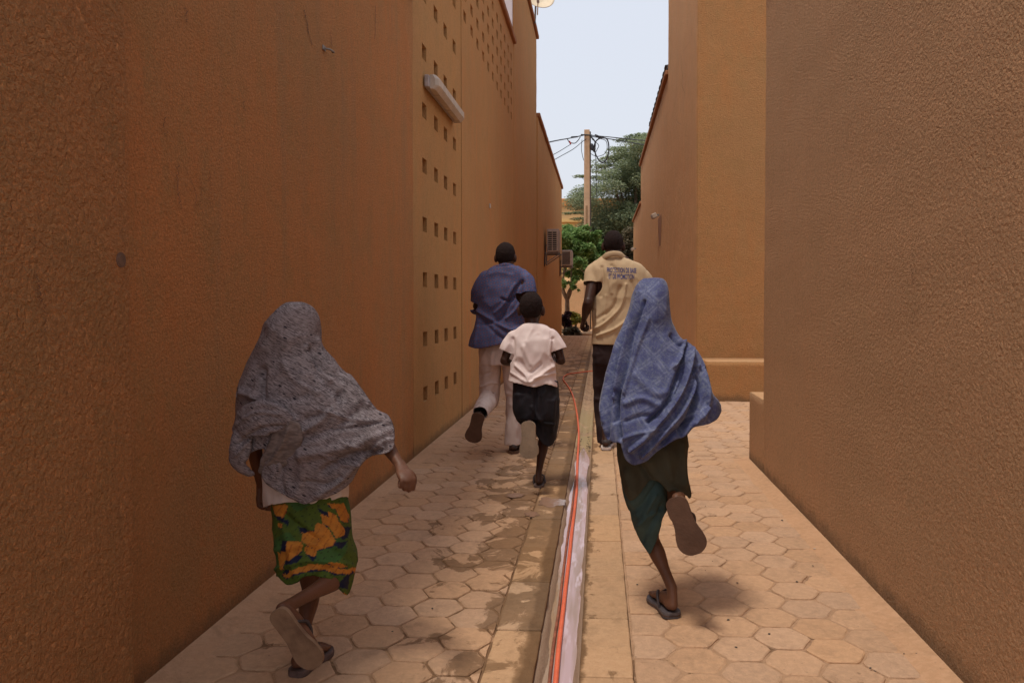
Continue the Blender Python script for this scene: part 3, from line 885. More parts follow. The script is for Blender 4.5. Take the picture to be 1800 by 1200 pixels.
def ac_unit(label, X, y0, z0, w, h, L, slots):
    a = thing('air_conditioner', label, 'air conditioner', (X, y0, z0), 'air conditioners on the left wall')
    obj('housing', box_me((0.07, 0.02, 0.0), (0.07 + w, L, h), 0.012), M['grey'], a)
    # side grille that looks down the alley
    g = obj('grille', box_me((0.085, 0.006, 0.025), (0.055 + w, 0.019, h - 0.025), 0.004, 1), M['plastic'], a)
    for r in range(slots):
        for c in range(2 if slots < 12 else 1):
            ww = (w - 0.085) / (2 if slots < 12 else 1)
            x0 = 0.10 + c * (ww + 0.008)
            zz = 0.05 + (h - 0.10) * r / slots
            obj('slot', box_me((x0, 0.001, zz), (x0 + ww - 0.012, 0.0055, zz + (h - 0.1) / slots * 0.62)), M['dark'], g)
    fc = obj('fan_cover', box_me((0.071 + w, 0.12, 0.05), (0.085 + w, L - 0.2, h - 0.05), 0.004), M['plastic'], a)
    for yy in (0.10, L - 0.12):
        br = bmesh.new()
        add_box(br, (0.0, yy, -0.30), (0.03, yy + 0.03, -0.012), 0.003, 1)
        add_box(br, (0.03, yy, -0.04), (0.10 + w, yy + 0.03, -0.004), 0.003, 1)
        LL = math.hypot(w + 0.02, 0.22)
        add_box(br, (0, 0, -0.012), (LL, 0.02, 0.012), 0.002, 1, Matrix.Rotation(-math.atan2(0.22, w + 0.02), 4, 'Y'), (0.04, yy + 0.005, -0.27))
        obj('bracket', bm_mesh(br), M['metal'], a)
    p = Prim().tube([(0.03, 0.3, 0.2), (0.05, 0.0, 0.16), (0.02, -0.02, -0.1), (0.012, -0.02, -0.35)], [0.012] * 4, seg=8)
    obj('pipe', p.mesh(), M['black'], a)
XW = XL + 0.04
zA = at(966, 443, 19.2)
ac_unit('larger grey air conditioner outdoor unit on bracket high on the left wall', XW, 19.2, zA.z, 0.30, 0.57, 0.82, 9)
zA = at(995, 467, 26.6)
ac_unit('smaller grey air conditioner unit near the far end of the left wall', XW, 26.6, zA.z, 0.36, 0.54, 0.8, 14)
# hook, socket and notch on the left wall
yy, zz = on_wall(568, 85, XL)
hk = thing('wall_hook', 'small rusty metal hook stuck in the left wall', 'hook', (XL, yy, zz))
obj('plate', box_me((0.002, -0.02, -0.012), (0.008, 0.02, 0.012), 0.002), M['metal'], hk)
obj('hook', Prim().tube([(0.0, 0, 0), (0.03, 0.01, -0.004), (0.045, 0.03, -0.012), (0.03, 0.05, -0.004)], [0.005] * 4, seg=8).mesh(), M['metal'], hk)
yy, zz = on_wall(860, 362, XL)
sk = thing('wall_hook', 'tiny pale fixing high on the streaked wall past the perforated panel', 'fixing', (XL, yy, zz))
obj('plate', box_me((0.002, -0.03, -0.03), (0.02, 0.03, 0.03), 0.006), M['plastic'], sk)
yy, zz = on_wall(213, 457, -1.262)
nt = thing('wall_socket', 'small grey round socket at the corner of the rough pier', 'socket', (-1.262, yy - 0.005, zz))
obj('rim', Prim().tube([(-0.02, 0, 0), (0.004, 0, 0)], [0.020, 0.020], seg=20, dome=False).mesh(False), M['streak0'], nt)
obj('face', Prim().tube([(-0.02, 0, 0), (0.006, 0, -0.001)], [0.016, 0.014], seg=20, dome=False).mesh(False), M['streak0'], nt)
# satellite dish above the tall left block
dc = at(944, -12, 16.3)
ds = thing('satellite_dish', 'cream satellite dish standing on the roof edge of the taller left block', 'satellite dish', (dc.x - 0.05, 16.3, 7.1))
R_ = 0.33; V = [(0, 0, 0)]; F = []
for i in range(1, 7):
    r = R_ * i / 6
    for j in range(32): V.append((r * math.cos(j * math.pi / 16), r * math.sin(j * math.pi / 16), 0.5 * r * r / R_))
for j in range(32):
    F.append((0, 1 + j, 1 + (j + 1) % 32))
    for i in range(5): F.append((1 + i * 32 + j, 1 + (i + 1) * 32 + j, 1 + (i + 1) * 32 + (j + 1) % 32, 1 + i * 32 + (j + 1) % 32))
M['dish'] = flat('cream paint', (0.70, 0.58, 0.42), 0.5, 0.06, 5)
me = mesh_of('dish', V, F, True)
rotd = Matrix.Rotation(math.radians(65), 4, 'X') @ Matrix.Rotation(math.radians(20), 4, 'Y')
me.transform(rotd); bmq = bmesh.new(); bmq.from_mesh(me)
bmesh.ops.solidify(bmq, geom=bmq.faces[:], thickness=0.012); bmq.to_mesh(me); bmq.free()
o = obj('dish', me, M['dish'], ds); o.location = (0.05, 0, 0.42)
obj('mast', Prim().tube([(0, 0.06, -0.02), (0.02, 0.06, 0.42)], [0.02, 0.02], seg=10).mesh(), M['metal'], ds)
obj('arm', Prim().tube([(0.06, -0.02, 0.12), (0.10, -0.38, 0.24)], [0.012, 0.012], seg=8).mesh(), M['dish'], ds)
obj('receiver', Prim().tube([(0.10, -0.36, 0.25), (0.10, -0.42, 0.29)], [0.03, 0.025], seg=12).mesh(), M['grey'], ds)

# ---------------------------------------------------------------- utility pole and cables
YP = 33.0
pb = at(1031.5, 560, YP); pt = at(1031, 229, YP)
M['pole'] = flat('concrete pole', (0.56, 0.36, 0.22), 0.9, 0.08, 3, 0.2, 30, 0.004)
M['poled'] = flat('pole side', (0.13, 0.10, 0.08), 0.9, 0.1, 3)
up = thing('utility_pole', 'square beige concrete utility pole at the end of the alley', 'utility pole', (pb.x, YP, 0))
bm = bmesh.new()
hz = pt.z
t_ = bmesh.new(); bmesh.ops.create_cube(t_, size=1)
for v in t_.verts:
    k = 0.14 if v.co.z > 0 else 0.17
    v.co = Vector((v.co.x * 2 * k * 0.82, v.co.y * 2 * k, hz * (v.co.z + 0.5)))
bmesh.ops.bevel(t_, geom=t_.edges[:], offset=0.012, segments=1, affect='EDGES')
join_bm(bm, t_)
obj('shaft', bm_mesh(bm), M['pole'], up)
obj('conduit', Prim().tube([(0.155, -0.06, 0.1), (0.135, -0.06, hz - 0.1)], [0.035, 0.035], seg=10).mesh(), M['poled'], up)
for z_ in (2.9, 4.3):
    obj('recess', box_me((-0.045, -0.172, z_), (0.03, -0.160, z_ + 1.0), 0.004), M['wframe'], up)
def cable(name, pts, r, parent=None, label=None):
    p = Prim().tube(pts, [r] * len(pts), seg=6, n=6)
    o = obj(name, p.mesh(), M['black'], parent)
    if label: tag(o, label, 'cable', 'overhead cables at the pole')
    return o
def rel(px, py, dy=0): return at(px, py, YP - 0.2 + dy) - Vector((pb.x, YP, 0))
cable('clamp', [rel(1022, 237), rel(1040, 238)], 0.03, up)
cable('cable_coil', [rel(1038, 240), rel(1046, 250), rel(1046, 268), rel(1054, 283), rel(1062, 285), rel(1069, 272), rel(1070, 255), rel(1066, 244), rel(1056, 243), rel(1048, 248), rel(1044, 258), rel(1046, 262)], 0.028, up)
cable('cable_coil', [rel(1038, 270), rel(1045, 274), rel(1052, 275), rel(1062, 271), rel(1067, 262), rel(1065, 248), rel(1052, 243)], 0.013, up)
cable('cable_coil', [rel(1041, 245), rel(1052, 255), rel(1050, 262), rel(1046, 268), rel(1040, 262)], 0.014, up)
cable('splice', [rel(1047, 238), rel(1054, 241), rel(1060, 242)], 0.045, up)
cable('junction_box', [rel(1040, 255), rel(1041, 262)], 0.07, up)
cable('junction_box', [rel(1045, 262), rel(1044, 265)], 0.055, up)
cable('drop_cable', [rel(1045, 264), rel(1047, 280), rel(1048, 300), rel(1048, 320), rel(1049, 345)], 0.012, up)
cable('drop_cable', [rel(1023, 246), rel(1022, 262), rel(1024, 274), rel(1026, 282)], 0.012, up)
W = lambda px, py, Y: at(px, py, Y)
cable('overhead_cable', [W(957, 252, 23), W(970, 249, 26), W(985, 246, 28.5), W(997, 244, 30.8), W(1012, 241, 32), W(1030, 237, 32.9)], 0.022, None, 'thick black cable from the left roof edge to the pole top')
cable('overhead_cable', [W(997, 244, 30.8), W(1001, 250, 31), W(1010, 252, 31.5), W(1016, 247, 32), W(1020, 241, 32.4)], 0.018, None, 'looped black cable sagging just left of the pole top')
cable('overhead_cable', [W(960, 278, 27), W(980, 268, 29), W(1003, 254, 31)], 0.012, None, 'thin upper cable slanting down from the loop to the left wall')
cable('overhead_cable', [W(962, 288, 27), W(985, 275, 29.5), W(1008, 262, 31), W(1024, 249, 32.6), W(1037, 240, 33)], 0.013, None, 'thin lower cable crossing in front of the pole down to the left')
cable('overhead_cable', [W(1038, 238, 33), W(1070, 241, 32), W(1100, 244, 31), W(1135, 247, 29.5), W(1180, 243, 27)], 0.020, None, 'upper black cable running right from the pole into the acacia')
cable('overhead_cable', [W(1038, 240, 33), W(1075, 245, 32), W(1105, 250, 31), W(1135, 255, 29.5), W(1180, 258, 27)], 0.020, None, 'lower black cable running right from the pole into the acacia')
sp = Prim().tube([W(1005, 241.5, 31.6), W(1015, 240.5, 32.1)], [0.04, 0.03], seg=8)
tag(obj('cable_joint', sp.mesh(), M['black']), 'black cable joint wrapped on the line left of the pole', 'cable joint')
M['redp'] = flat('red plastic', (0.5, 0.06, 0.05), 0.5)
sp = Prim().tube([W(1001, 249, 31), W(1003, 253, 31)], [0.035, 0.03], seg=8)
tag(obj('cable_clamp', sp.mesh(), M['redp']), 'small red clamp hanging in the cable loop left of the pole', 'clamp')

# ---------------------------------------------------------------- trees and plants
def leaf_mat(name, a, b, c, tr=0.35):
    t = NT(name)
    at_ = t.new('ShaderNodeAttribute'); at_.attribute_name = 'rnd'
    col = t.mix(t.ramp(at_.outputs['Fac'], 0, 0.6, smooth=False), a, b)
    col = t.mix(t.ramp(at_.outputs['Fac'], 0.72, 1.0, smooth=False), col, c)
    t.done(col, 0.6, None, 0.3)
    tl = t.new('ShaderNodeBsdfTranslucent'); t.con(col, tl.inputs[0])
    mx = t.new('ShaderNodeMixShader'); mx.inputs[0].default_value = tr
    out = t.n['Material Output']
    t.con(t.p.outputs[0], mx.inputs[1]); t.con(tl.outputs[0], mx.inputs[2]); t.con(mx.outputs[0], out.inputs[0])
    return t.m
def foliage(clusters, n, size, rnd, slim=0.5, droop=0.0):
    V = []; F = []; R = []
    tot = sum(c[1][0] * c[1][1] for c in clusters)
    for cen, rad in clusters:
        k = int(n * rad[0] * rad[1] / tot)
        tone = rnd.uniform(-0.2, 0.2)
        for _ in range(k):
            u = rnd.random() ** 0.4
            th = rnd.uniform(0, 2 * math.pi); cz = rnd.uniform(-1, 1); sz = math.sqrt(1 - cz * cz)
            p = Vector((cen[0] + rad[0] * u * sz * math.cos(th), cen[1] + rad[1] * u * sz * math.sin(th), cen[2] + rad[2] * u * cz))
            a = rnd.uniform(0, 2 * math.pi); e = rnd.uniform(-0.5, 0.6) - droop
            d = Vector((math.cos(a) * math.cos(e), math.sin(a) * math.cos(e), math.sin(e)))
            q = d.cross(Vector((rnd.uniform(-.6, .6), rnd.uniform(-.6, .6), 1))).normalized()
            s = size * rnd.uniform(0.6, 1.3)
            b = len(V)
            V += [p - d * s * .5, p + q * s * slim * .5, p + d * s * .5, p - q * s * slim * .5]
            F.append((b, b + 1, b + 2, b + 3)); R += [min(1, max(0, rnd.random() + tone))] * 4
    me = mesh_of('foliage', V, F)
    a = me.attributes.new('rnd', 'FLOAT', 'POINT'); a.data.foreach_set('value', R)
    return me
def branches(base, tips, r0, rnd):
    p = Prim()
    for t_, mid in tips:
        p.tube([base, mid, t_], [r0, r0 * 0.6, r0 * 0.18], seg=8, n=5)
    return p.mesh()
M['acacia'] = leaf_mat('acacia leaf', (0.17, 0.215, 0.13), (0.28, 0.33, 0.19), (0.42, 0.46, 0.29))
M['lush'] = leaf_mat('broad leaf', (0.11, 0.20, 0.06), (0.21, 0.34, 0.10), (0.35, 0.47, 0.18))
M['bark'] = flat('bark', (0.16, 0.11, 0.08), 0.9, 0.25, 8, 0.2, 30, 0.01)
M['bark2'] = flat('pale bark', (0.26, 0.18, 0.12), 0.9, 0.2, 8, 0.2, 30, 0.006)
rt = random.Random(21)
YT = 40.0
tb = at(1110, 500, YT); tb.z = 0
ac = thing('acacia_tree', 'large feathery grey green acacia behind the right-hand buildings', 'tree', tb)
cl = []
outline = [(1010, 415), (1022, 372), (1012, 352), (1035, 318), (1040, 300), (1062, 290), (1085, 262), (1098, 250), (1120, 240), (1180, 225), (1240, 235), (1260, 320), (1250, 470), (1060, 480), (1012, 440)]
pts = []
while len(pts) < 190:
    x_, y_ = rt.uniform(1008, 1250), rt.uniform(240, 475)
    if inside(np.array([x_]), np.array([y_]), outline)[0]: pts.append((x_, y_))
for x_, y_ in pts:
    Yq = YT + rt.uniform(-2.6, 2.6)
    c = at(x_, y_, Yq) - tb
    r = rt.uniform(0.45, 0.95)
    cl.append((c, (r * 1.25, r * 1.1, r * 0.62)))
for x_, y_, r in ((1022, 374, .3), (1010, 350, .25), (1020, 310, .28), (1045, 312, .3), (1053, 302, .25), (1075, 278, .35), (1100, 247, .4), (1115, 240, .35), (1062, 292, .3), (1000, 375, .25), (1018, 385, .3), (1090, 262, .4), (1128, 238, .4)):
    cl.append((at(x_, y_, YT) - tb, (r * 1.7, r, r * 0.3)))
obj('crown', foliage(cl, 230000, 0.125, rt, 0.5), M['acacia'], ac)
tips = []
for c, r in cl[::3]:
    c = Vector(c)
    tips.append((c, Vector((c.x * 0.55, c.y * 0.5, 2.2 + c.z * 0.55))))
obj('branches', branches(Vector((0, 0, 2.2)), tips, 0.055, rt), M['bark'], ac)
obj('trunk', Prim().tube([(0, 0, -0.1), (0.1, 0, 1.2), (0, 0, 2.4)], [0.30, 0.23, 0.18], seg=14).mesh(), M['bark'], ac)
# small tree beside the left wall's end
YS = 30.6
sb = gnd(999, 578); sb = at(997, 570, YS); sb.z = 0
st = thing('small_tree', 'small broad-leaved tree with forked pale trunk below the air conditioners', 'tree', sb)
cl = []
for x_, y_, r in ((990, 420, .5), (1005, 412, .5), (1022, 412, .5), (1040, 420, .45), (1052, 436, .42), (1010, 432, .5), (995, 440, .5), (1030, 440, .5), (1046, 455, .4), (1000, 460, .4), (1018, 462, .42), (1034, 468, .36), (1052, 462, .3), (984, 450, .5), (975, 425, .5), (1000, 482, .25), (1012, 490, .22), (1026, 485, .25), (1040, 482, .25), (990, 498, .2), (1008, 505, .17), (1062, 448, .3), (1015, 480, .25)):
    Yq = YS + rt.uniform(-0.8, 0.8)
    cl.append((at(x_, y_, Yq) - sb, (r * 0.8, r * .8, r * 0.6)))
    for _ in range(3): cl.append((at(x_ + rt.uniform(-14, 14), y_ + rt.uniform(-12, 10), Yq + rt.uniform(-.4, .4)) - sb, (r * 0.35, r * .35, r * 0.35)))
obj('crown', foliage(cl, 19000, 0.17, rt, 0.40, 0.5), M['lush'], st)
f1 = at(997, 528, YS) - sb
p = Prim()
p.tube([(0, 0, -0.05), tuple((f1) * 0.5), tuple(f1)], [0.15, 0.11, 0.085], seg=12)
obj('trunk', p.mesh(), M['bark2'], st)
p = Prim()
for a_, b_ in (((989, 505), (984, 470)), ((1004, 505), (1012, 470)), ((1004, 505), (1030, 460)), ((1004, 505), (1045, 450)), ((989, 505), (995, 450)), ((1004, 505), (1005, 440))):
    A, B = at(*a_, YS) - sb, at(*b_, YS + rt.uniform(-.4, .4)) - sb
    p.tube([f1, A, B], [0.075, 0.055, 0.02], seg=8)
obj('branches', p.mesh(), M['bark2'], st)
# planting at the foot of the tree
M['purple'] = leaf_mat('purple leaf', (0.02, 0.006, 0.010), (0.05, 0.015, 0.022), (0.10, 0.03, 0.05))
M['yellow'] = leaf_mat('yellow leaf', (0.16, 0.20, 0.04), (0.36, 0.33, 0.06), (0.60, 0.50, 0.12))
M['dry'] = leaf_mat('dry leaf', (0.07, 0.06, 0.04), (0.14, 0.12, 0.07), (0.26, 0.21, 0.13))
def shrub(name, label, pxs, Y, m, n, size, seed):
    r = random.Random(seed)
    b = at(pxs[0][0], 580, Y); b.z = 0
    s = thing(name, label, 'shrub', b)
    cl = [(at(x_, y_, Y + r.uniform(-.25, .25)) - b, (q, q, q * 0.8)) for x_, y_, q in pxs]
    obj('foliage', foliage(cl, n, size, r, 0.55), m, s)
    obj('stem', branches(Vector((0, 0, -0.03)), [(Vector(c), Vector((c[0] * .3, c[1] * .3, c[2] * .6))) for c, _ in cl], 0.03, r), M['bark'], s)
shrub('purple_shrub', 'dark purple leaved shrub against the trunk of the small tree', ((992, 560, .22), (996, 568, .22), (998, 552, .16), (1000, 575, .15)), 29.6, M['purple'], 1700, 0.11, 1)
shrub('yellow_shrub', 'yellow green variegated shrub to the right of the small tree', ((1012, 556, .20), (1005, 553, .18), (1017, 562, .18), (1008, 565, .18)), 31.6, M['yellow'], 1500, 0.12, 2)
shrub('dry_shrub', 'low dry grey green shrub at the end of the left wall', ((996, 583, .20), (1008, 580, .20), (1014, 585, .18), (1002, 588, .16)), 28.9, M['dry'], 2000, 0.09, 3)
shrub('dry_brush', 'dry brown thicket beyond the man, left of the far right wall', ((1106, 425, .5), (1108, 440, .5), (1104, 455, .5), (1110, 410, .4), (1106, 475, .5), (1108, 500, .5), (1106, 530, .5), (1106, 560, .4)), 33.0, M['dry'], 5000, 0.14, 4)
# potted stones / debris lying on the paving
M['stone'] = flat('dark grit', (0.07, 0.06, 0.05), 0.9)
bm = bmesh.new(); rr_ = random.Random(9)
def bit(x, y, z, s):
    t_ = bmesh.new(); bmesh.ops.create_icosphere(t_, subdivisions=1, radius=s)
    for v in t_.verts: v.co = Vector((v.co.x * 1.4, v.co.y, v.co.z * 0.45)) * rr_.uniform(0.75, 1.2)
    bmesh.ops.rotate(t_, cent=(0, 0, 0), matrix=Matrix.Rotation(rr_.uniform(0, 6), 3, 'Z'), verts=t_.verts)
    bmesh.ops.translate(t_, vec=(x, y, z + s * 0.3), verts=t_.verts); join_bm(bm, t_)
for px, py in ((1294, 1138), (1352, 1115), (1296, 1025), (1401, 1023), (1429, 995), (1375, 915), (1530, 1175), (1538, 1180), (1613, 1150), (1240, 890), (1280, 1090), (1345, 844), (1410, 905), (1120, 1028), (760, 1070), (690, 1110), (1655, 1185)):
    g = gnd(px, py); bit(g.x, g.y, 0.002, rr_.uniform(0.003, 0.006))
for _ in range(90):
    y_ = rr_.uniform(2.2, 9); bit(rr_.choice((rr_.uniform(-1.4, -.4), rr_.uniform(.12, 1.12), rr_.gauss(1.10, .03), rr_.gauss(-1.39, .02))), y_, 0.001, rr_.uniform(0.0012, 0.003))
for _ in range(420):
    y_ = rr_.uniform(6.3, 12); bit(-0.137 + rr_.choice((-1, 1)) * rr_.uniform(0.025, 0.068), y_, -0.026, rr_.uniform(0.003, 0.0075))
tag(obj('grit', bm_mesh(bm), M['stone']), kind='stuff')
lf = gnd(1432, 965)
bm = bmesh.new(); bit(0, 0, 0, 0.006)
o = tag(obj('pebble', bm_mesh(bm), M['plastic']), 'single white pebble on the pavers near the right wall', 'pebble'); o.location = (lf.x, lf.y, 0.002)

# ---------------------------------------------------------------- hose
M['hose'] = flat('orange hose', (0.80, 0.16, 0.075), 0.38, 0.06, 20, 0.5)
M['strand'] = flat('brown strand', (0.33, 0.11, 0.06), 0.5, 0.2, 20, 0.4)
def hose_pts(L):
    out = []
    for px, py in L:
        g = gnd(px, py, 0.004)
        z = -0.034 if (CL + 0.008 < g.x < CR - 0.008 and g.y < 9) else 0.014
        g = gnd(px, py, z); out.append(g)
    # the hose cannot jump: smooth its height
    for _ in range(2):
        zs = [p.z for p in out]
        for i in range(1, len(out) - 1): out[i].z = (zs[i - 1] + 2 * zs[i] + zs[i + 1]) / 4
    return out
hp = hose_pts([(972, 1260), (977, 1195), (983, 1130), (990, 1070), (995, 1025), (1001, 975), (1005, 935), (1010, 895), (1014, 855), (1015, 815), (1017, 780), (1017, 750), (1014, 725), (1009, 702), (1003, 686), (996, 675), (990, 667), (992, 661), (1000, 657), (1015, 655), (1030, 653), (1046, 652), (1062, 655), (1085, 660)])
# straighten points that would sit on top of each other in depth
tag(obj('garden_hose', Prim().tube(hp, [0.0092] * len(hp), seg=12, n=5).mesh(), M['hose']), 'bright orange garden hose lying along the wet channel and curving left at its far end', 'hose')
h2 = hose_pts([(964, 1260), (968, 1195), (975, 1130), (984, 1070), (989, 1025), (995, 975), (1000, 935), (1006, 895), (1010, 860), (1013, 835)])
h2 = [p + Vector((-0.004, 0, -0.004)) for p in h2]
tag(obj('garden_hose', Prim().tube(h2, [0.0062] * len(h2), seg=10, n=5).mesh(), M['strand']), 'thinner brown strand beside the orange hose in the channel', 'hose')  # thin brown tube following the orange hose

# ---------------------------------------------------------------- people
def skin_mat(name, c):
    t = NT(name); P = t.loc()
    n = t.noise(P, 9, 4, 0.6)
    col = t.mix(t.ramp(n, 0.35, 0.65), tuple(v * 0.82 for v in c), c)
    t.p.inputs['Subsurface Weight'].default_value = 0.05
    t.p.inputs['Subsurface Radius'].default_value = (0.01, 0.004, 0.002)
    return t.done(col, 0.48, t.bump(t.noise(P, 160, 3), 0.0015, 0.5), 0.25)
M['skin1'] = skin_mat('skin warm brown', (0.14, 0.060, 0.034))
M['skin2'] = skin_mat('skin brown', (0.145, 0.066, 0.038))
M['skin3'] = skin_mat('skin dark', (0.056, 0.025, 0.017))
t = NT('short hair'); P = t.loc(); M['hair'] = t.done((0.021, 0.0125, 0.011), 0.95, t.bump(t.noise(P, 260, 3, 0.7), 0.004, 1.0), 0.15)
M['eye'] = flat('eye', (0.55, 0.5, 0.45), 0.2, 0.0)
def fist(p, w, d, n, t, s, curl=1.0):
    """palm and five fingers: w wrist, d along the hand, n out of the palm, t towards the thumb"""
    d = d.normalized(); t = (t - d * t.dot(d)).normalized(); n = d.cross(t) if d.cross(t).dot(n) > 0 else -d.cross(t)
    rot = Matrix((t, d, n)).transposed()
    p.ball(w + d * 0.048 * s, (0.040 * s, 0.052 * s, 0.019 * s), rot)
    p.tube([w - d * 0.03 * s, w + d * 0.02 * s], [(0.027 * s, 0.021 * s), (0.033 * s, 0.020 * s)], side=t)
    for i in range(4):
        L = (0.040, 0.044, 0.041, 0.033)[i] * s
        b = w + d * 0.088 * s + t * (0.030 - 0.0195 * i) * s - d * (0.004 * abs(i - 1)) * s
        q = [b - d * 0.015 * s, b]
        a = 0.0
        for k, (seg, bend) in enumerate(((1.0, 62), (0.68, 82), (0.5, 62))):
            a += math.radians(bend) * curl * (1 + 0.05 * i)
            q.append(q[-1] + (d * math.cos(a) + n * math.sin(a)) * L * seg)
        r = (0.0092, 0.0090, 0.0082, 0.0072, 0.006)
        p.tube(q, [v * s * (0.9 if i == 3 else 1) for v in r], seg=10, n=3)
    b = w + d * 0.025 * s + t * 0.026 * s
    q = [b, b + (d * 0.022 + t * 0.018 + n * 0.012) * s, b + (d * 0.050 + t * 0.016 + n * 0.030) * s, b + (d * 0.070 - t * 0.004 + n * 0.038) * s]
    p.tube(q, [0.013 * s, 0.0125 * s, 0.0105 * s, 0.008 * s], seg=10, n=3)
def head(p, c, s, fwd=Vector((0, 1, 0)), ears=True):
    """c: middle of the head; the face looks along fwd"""
    fwd = Vector(fwd).normalized(); up = Vector((0, 0, 1)); up = (up + fwd * 0).normalized()
    rt_ = fwd.cross(up).normalized(); up = rt_.cross(fwd).normalized()
    R = Matrix((rt_, fwd, up)).transposed()
    q = lambda x, y, z: c + R @ Vector((x, y, z)) * s
    p.ball(q(0, -0.012, 0.018), (0.074 * s, 0.092 * s, 0.090 * s), R)
    p.ball(q(0, -0.038, -0.002), (0.063 * s, 0.060 * s, 0.070 * s), R)
    p.ball(q(0, 0.032, -0.045), (0.055 * s, 0.052 * s, 0.062 * s), R)
    p.ball(q(0, 0.062, -0.088), (0.026 * s, 0.022 * s, 0.022 * s), R)
    p.tube([q(0, 0.080, 0.008), q(0, 0.098, -0.022), q(0, 0.090, -0.034)], [0.008 * s, 0.012 * s, 0.014 * s], seg=10)
    p.ball(q(0, 0.078, -0.060), (0.024 * s, 0.012 * s, 0.007 * s), R)
    p.ball(q(0, 0.075, -0.071), (0.021 * s, 0.012 * s, 0.007 * s), R)
    p.ball(q(0, 0.070, 0.020), (0.050 * s, 0.012 * s, 0.009 * s), R)
    for k in (-1, 1):
        Re = R @ Matrix.Rotation(math.radians(18 * k), 3, 'Z')
        if ears: p.ball(q(0.076 * k, -0.006, -0.014), (0.014 * s, 0.021 * s, 0.034 * s), Re)
        p.ball(q(0.042 * k, 0.045, -0.030), (0.022 * s, 0.022 * s, 0.022 * s), R)
    return R
def hair_mesh(c, s, R, seed=0):
    p = Prim()
    q = lambda x, y, z: c + R @ Vector((x, y, z)) * s
    p.ball(q(0, -0.014, 0.020), (0.0755 * s, 0.093 * s, 0.0905 * s), R, 28)
    p.ball(q(0, -0.040, -0.002), (0.0655 * s, 0.0615 * s, 0.068 * s), R, 28)
    me = p.grown(0.005, 3)
    bm = bmesh.new(); bm.from_mesh(me)
    RI = R.transposed()
    kill = []
    for v in bm.verts:
        l = RI @ (v.co - c) / s
        if l.z < -0.066 + 0.012 * noise.noise(l * 40) + max(0, l.y + 0.03) * 1.3 or (l.y > 0.045 and l.z < 0.055): kill.append(v)
        else: v.co += v.normal * (0.0030 * noise.noise(v.co * 110 + Vector((seed, 0, 0))) + 0.002 * noise.noise(v.co * 30))
    bmesh.ops.delete(bm, geom=kill, context='VERTS')
    bm.to_mesh(me); bm.free()
    return me
def foot(p, heel, toe, up, s, w=0.040):
    """bare foot standing on the line heel-toe; up points from the sole to the instep"""
    d = (toe - heel).normalized(); up = (up - d * up.dot(d)).normalized(); sd = d.cross(up)
    L = (toe - heel).length
    p.tube([heel + d * L * 0.10 + up * 0.030 * s, heel + d * L * 0.30 + up * 0.034 * s, heel + d * L * 0.52 + up * 0.026 * s, heel + d * L * 0.76 + up * 0.017 * s],
           [(0.030 * s, 0.029 * s), (0.031 * s, 0.033 * s), (0.036 * s, 0.025 * s), (w * s, 0.014 * s)], side=sd, n=4)
    for i in range(5):
        o = (i - 2) * 0.0155 * s
        ln = (0.23, 0.24, 0.22, 0.19, 0.16)[i] * L
        b = heel + d * L * 0.74 + up * 0.012 * s + sd * o
        p.tube([b, b + d * ln * 0.95 - up * 0.001], [0.0095 * s, 0.0085 * s], seg=8, n=2)
def leg(p, hip, kn, an, heel, s, fat=1.0):
    up = an - heel
    p.tube([hip, hip.lerp(kn, 0.4), kn.lerp(hip, 0.12), kn, kn.lerp(an, 0.28), kn.lerp(an, 0.62), an],
           [0.082 * s * fat, 0.070 * s * fat, 0.052 * s * fat, 0.049 * s * fat, 0.051 * s * fat, 0.036 * s * fat, 0.028 * s])
    p.tube([an, an.lerp(heel, 0.55), heel.lerp(an, 0.30)], [0.029 * s, 0.027 * s, 0.027 * s])
def arm(p, sh, el, wr, s, fat=1.0):
    p.tube([sh, sh.lerp(el, 0.45), el.lerp(sh, 0.1), el, el.lerp(wr, 0.3), el.lerp(wr, 0.75), wr],
           [0.050 * s * fat, 0.043 * s * fat, 0.036 * s * fat, 0.036 * s * fat, 0.037 * s * fat, 0.026 * s * fat, 0.022 * s])
def sole_mesh(heel, toe, up, s, w=0.047, th=0.016, gap=0.0):
    """a sandal sole in the outline of a foot"""
    d = (toe - heel).normalized(); up = (up - d * up.dot(d)).normalized(); sd = d.cross(up)
    L = (toe - heel).length * 1.06; h0 = heel - d * 0.03 * L
    prof = [(0.0, 0.35), (0.04, 0.62), (0.12, 0.76), (0.3, 0.74), (0.5, 0.76), (0.68, 0.96), (0.82, 1.0), (0.92, 0.82), (0.98, 0.5), (1.0, 0.25)]
    C = catmull(prof, 3)
    a = [(c[0], c[1]) for c in C]; loop = a + [(x, -y) for x, y in a[::-1]]
    V = []; F = []; n = len(loop)
    for k, q in ((0, 1), (0.25, 1.03), (0.75, 1.03), (1, 0.985)):
        for x, y in loop:
            bend = 0.02 * max(0, x - 0.75) ** 2 * 8 * L
            V.append(h0 + d * x * L + sd * y * w * s * q + up * (gap - th * (1 - k) + bend))
    for r in range(3):
        for i in range(n):
            j = (i + 1) % n; F.append((r * n + i, r * n + j, (r + 1) * n + j, (r + 1) * n + i))
    F.append(tuple(range(n))[::-1]); F.append(tuple(range(3 * n, 4 * n)))
    return mesh_of('sole', V, F)
def thong_mesh(heel, toe, up, s, w=0.043):
    d = (toe - heel).normalized(); up = (up - d * up.dot(d)).normalized(); sd = d.cross(up); L = (toe - heel).length
    p = Prim()
    for k in (-1, 1):
        p.tube([heel + d * L * 0.30 + sd * w * s * 0.85 * k, heel + d * L * 0.42 + sd * w * s * 0.85 * k + up * 0.038 * s, heel + d * L * 0.60 + sd * w * s * 0.45 * k + up * 0.046 * s, heel + d * L * 0.76 + up * 0.020 * s],
               [0.0045 * s, 0.006 * s, 0.006 * s, 0.004 * s], seg=8)
    return p.mesh()
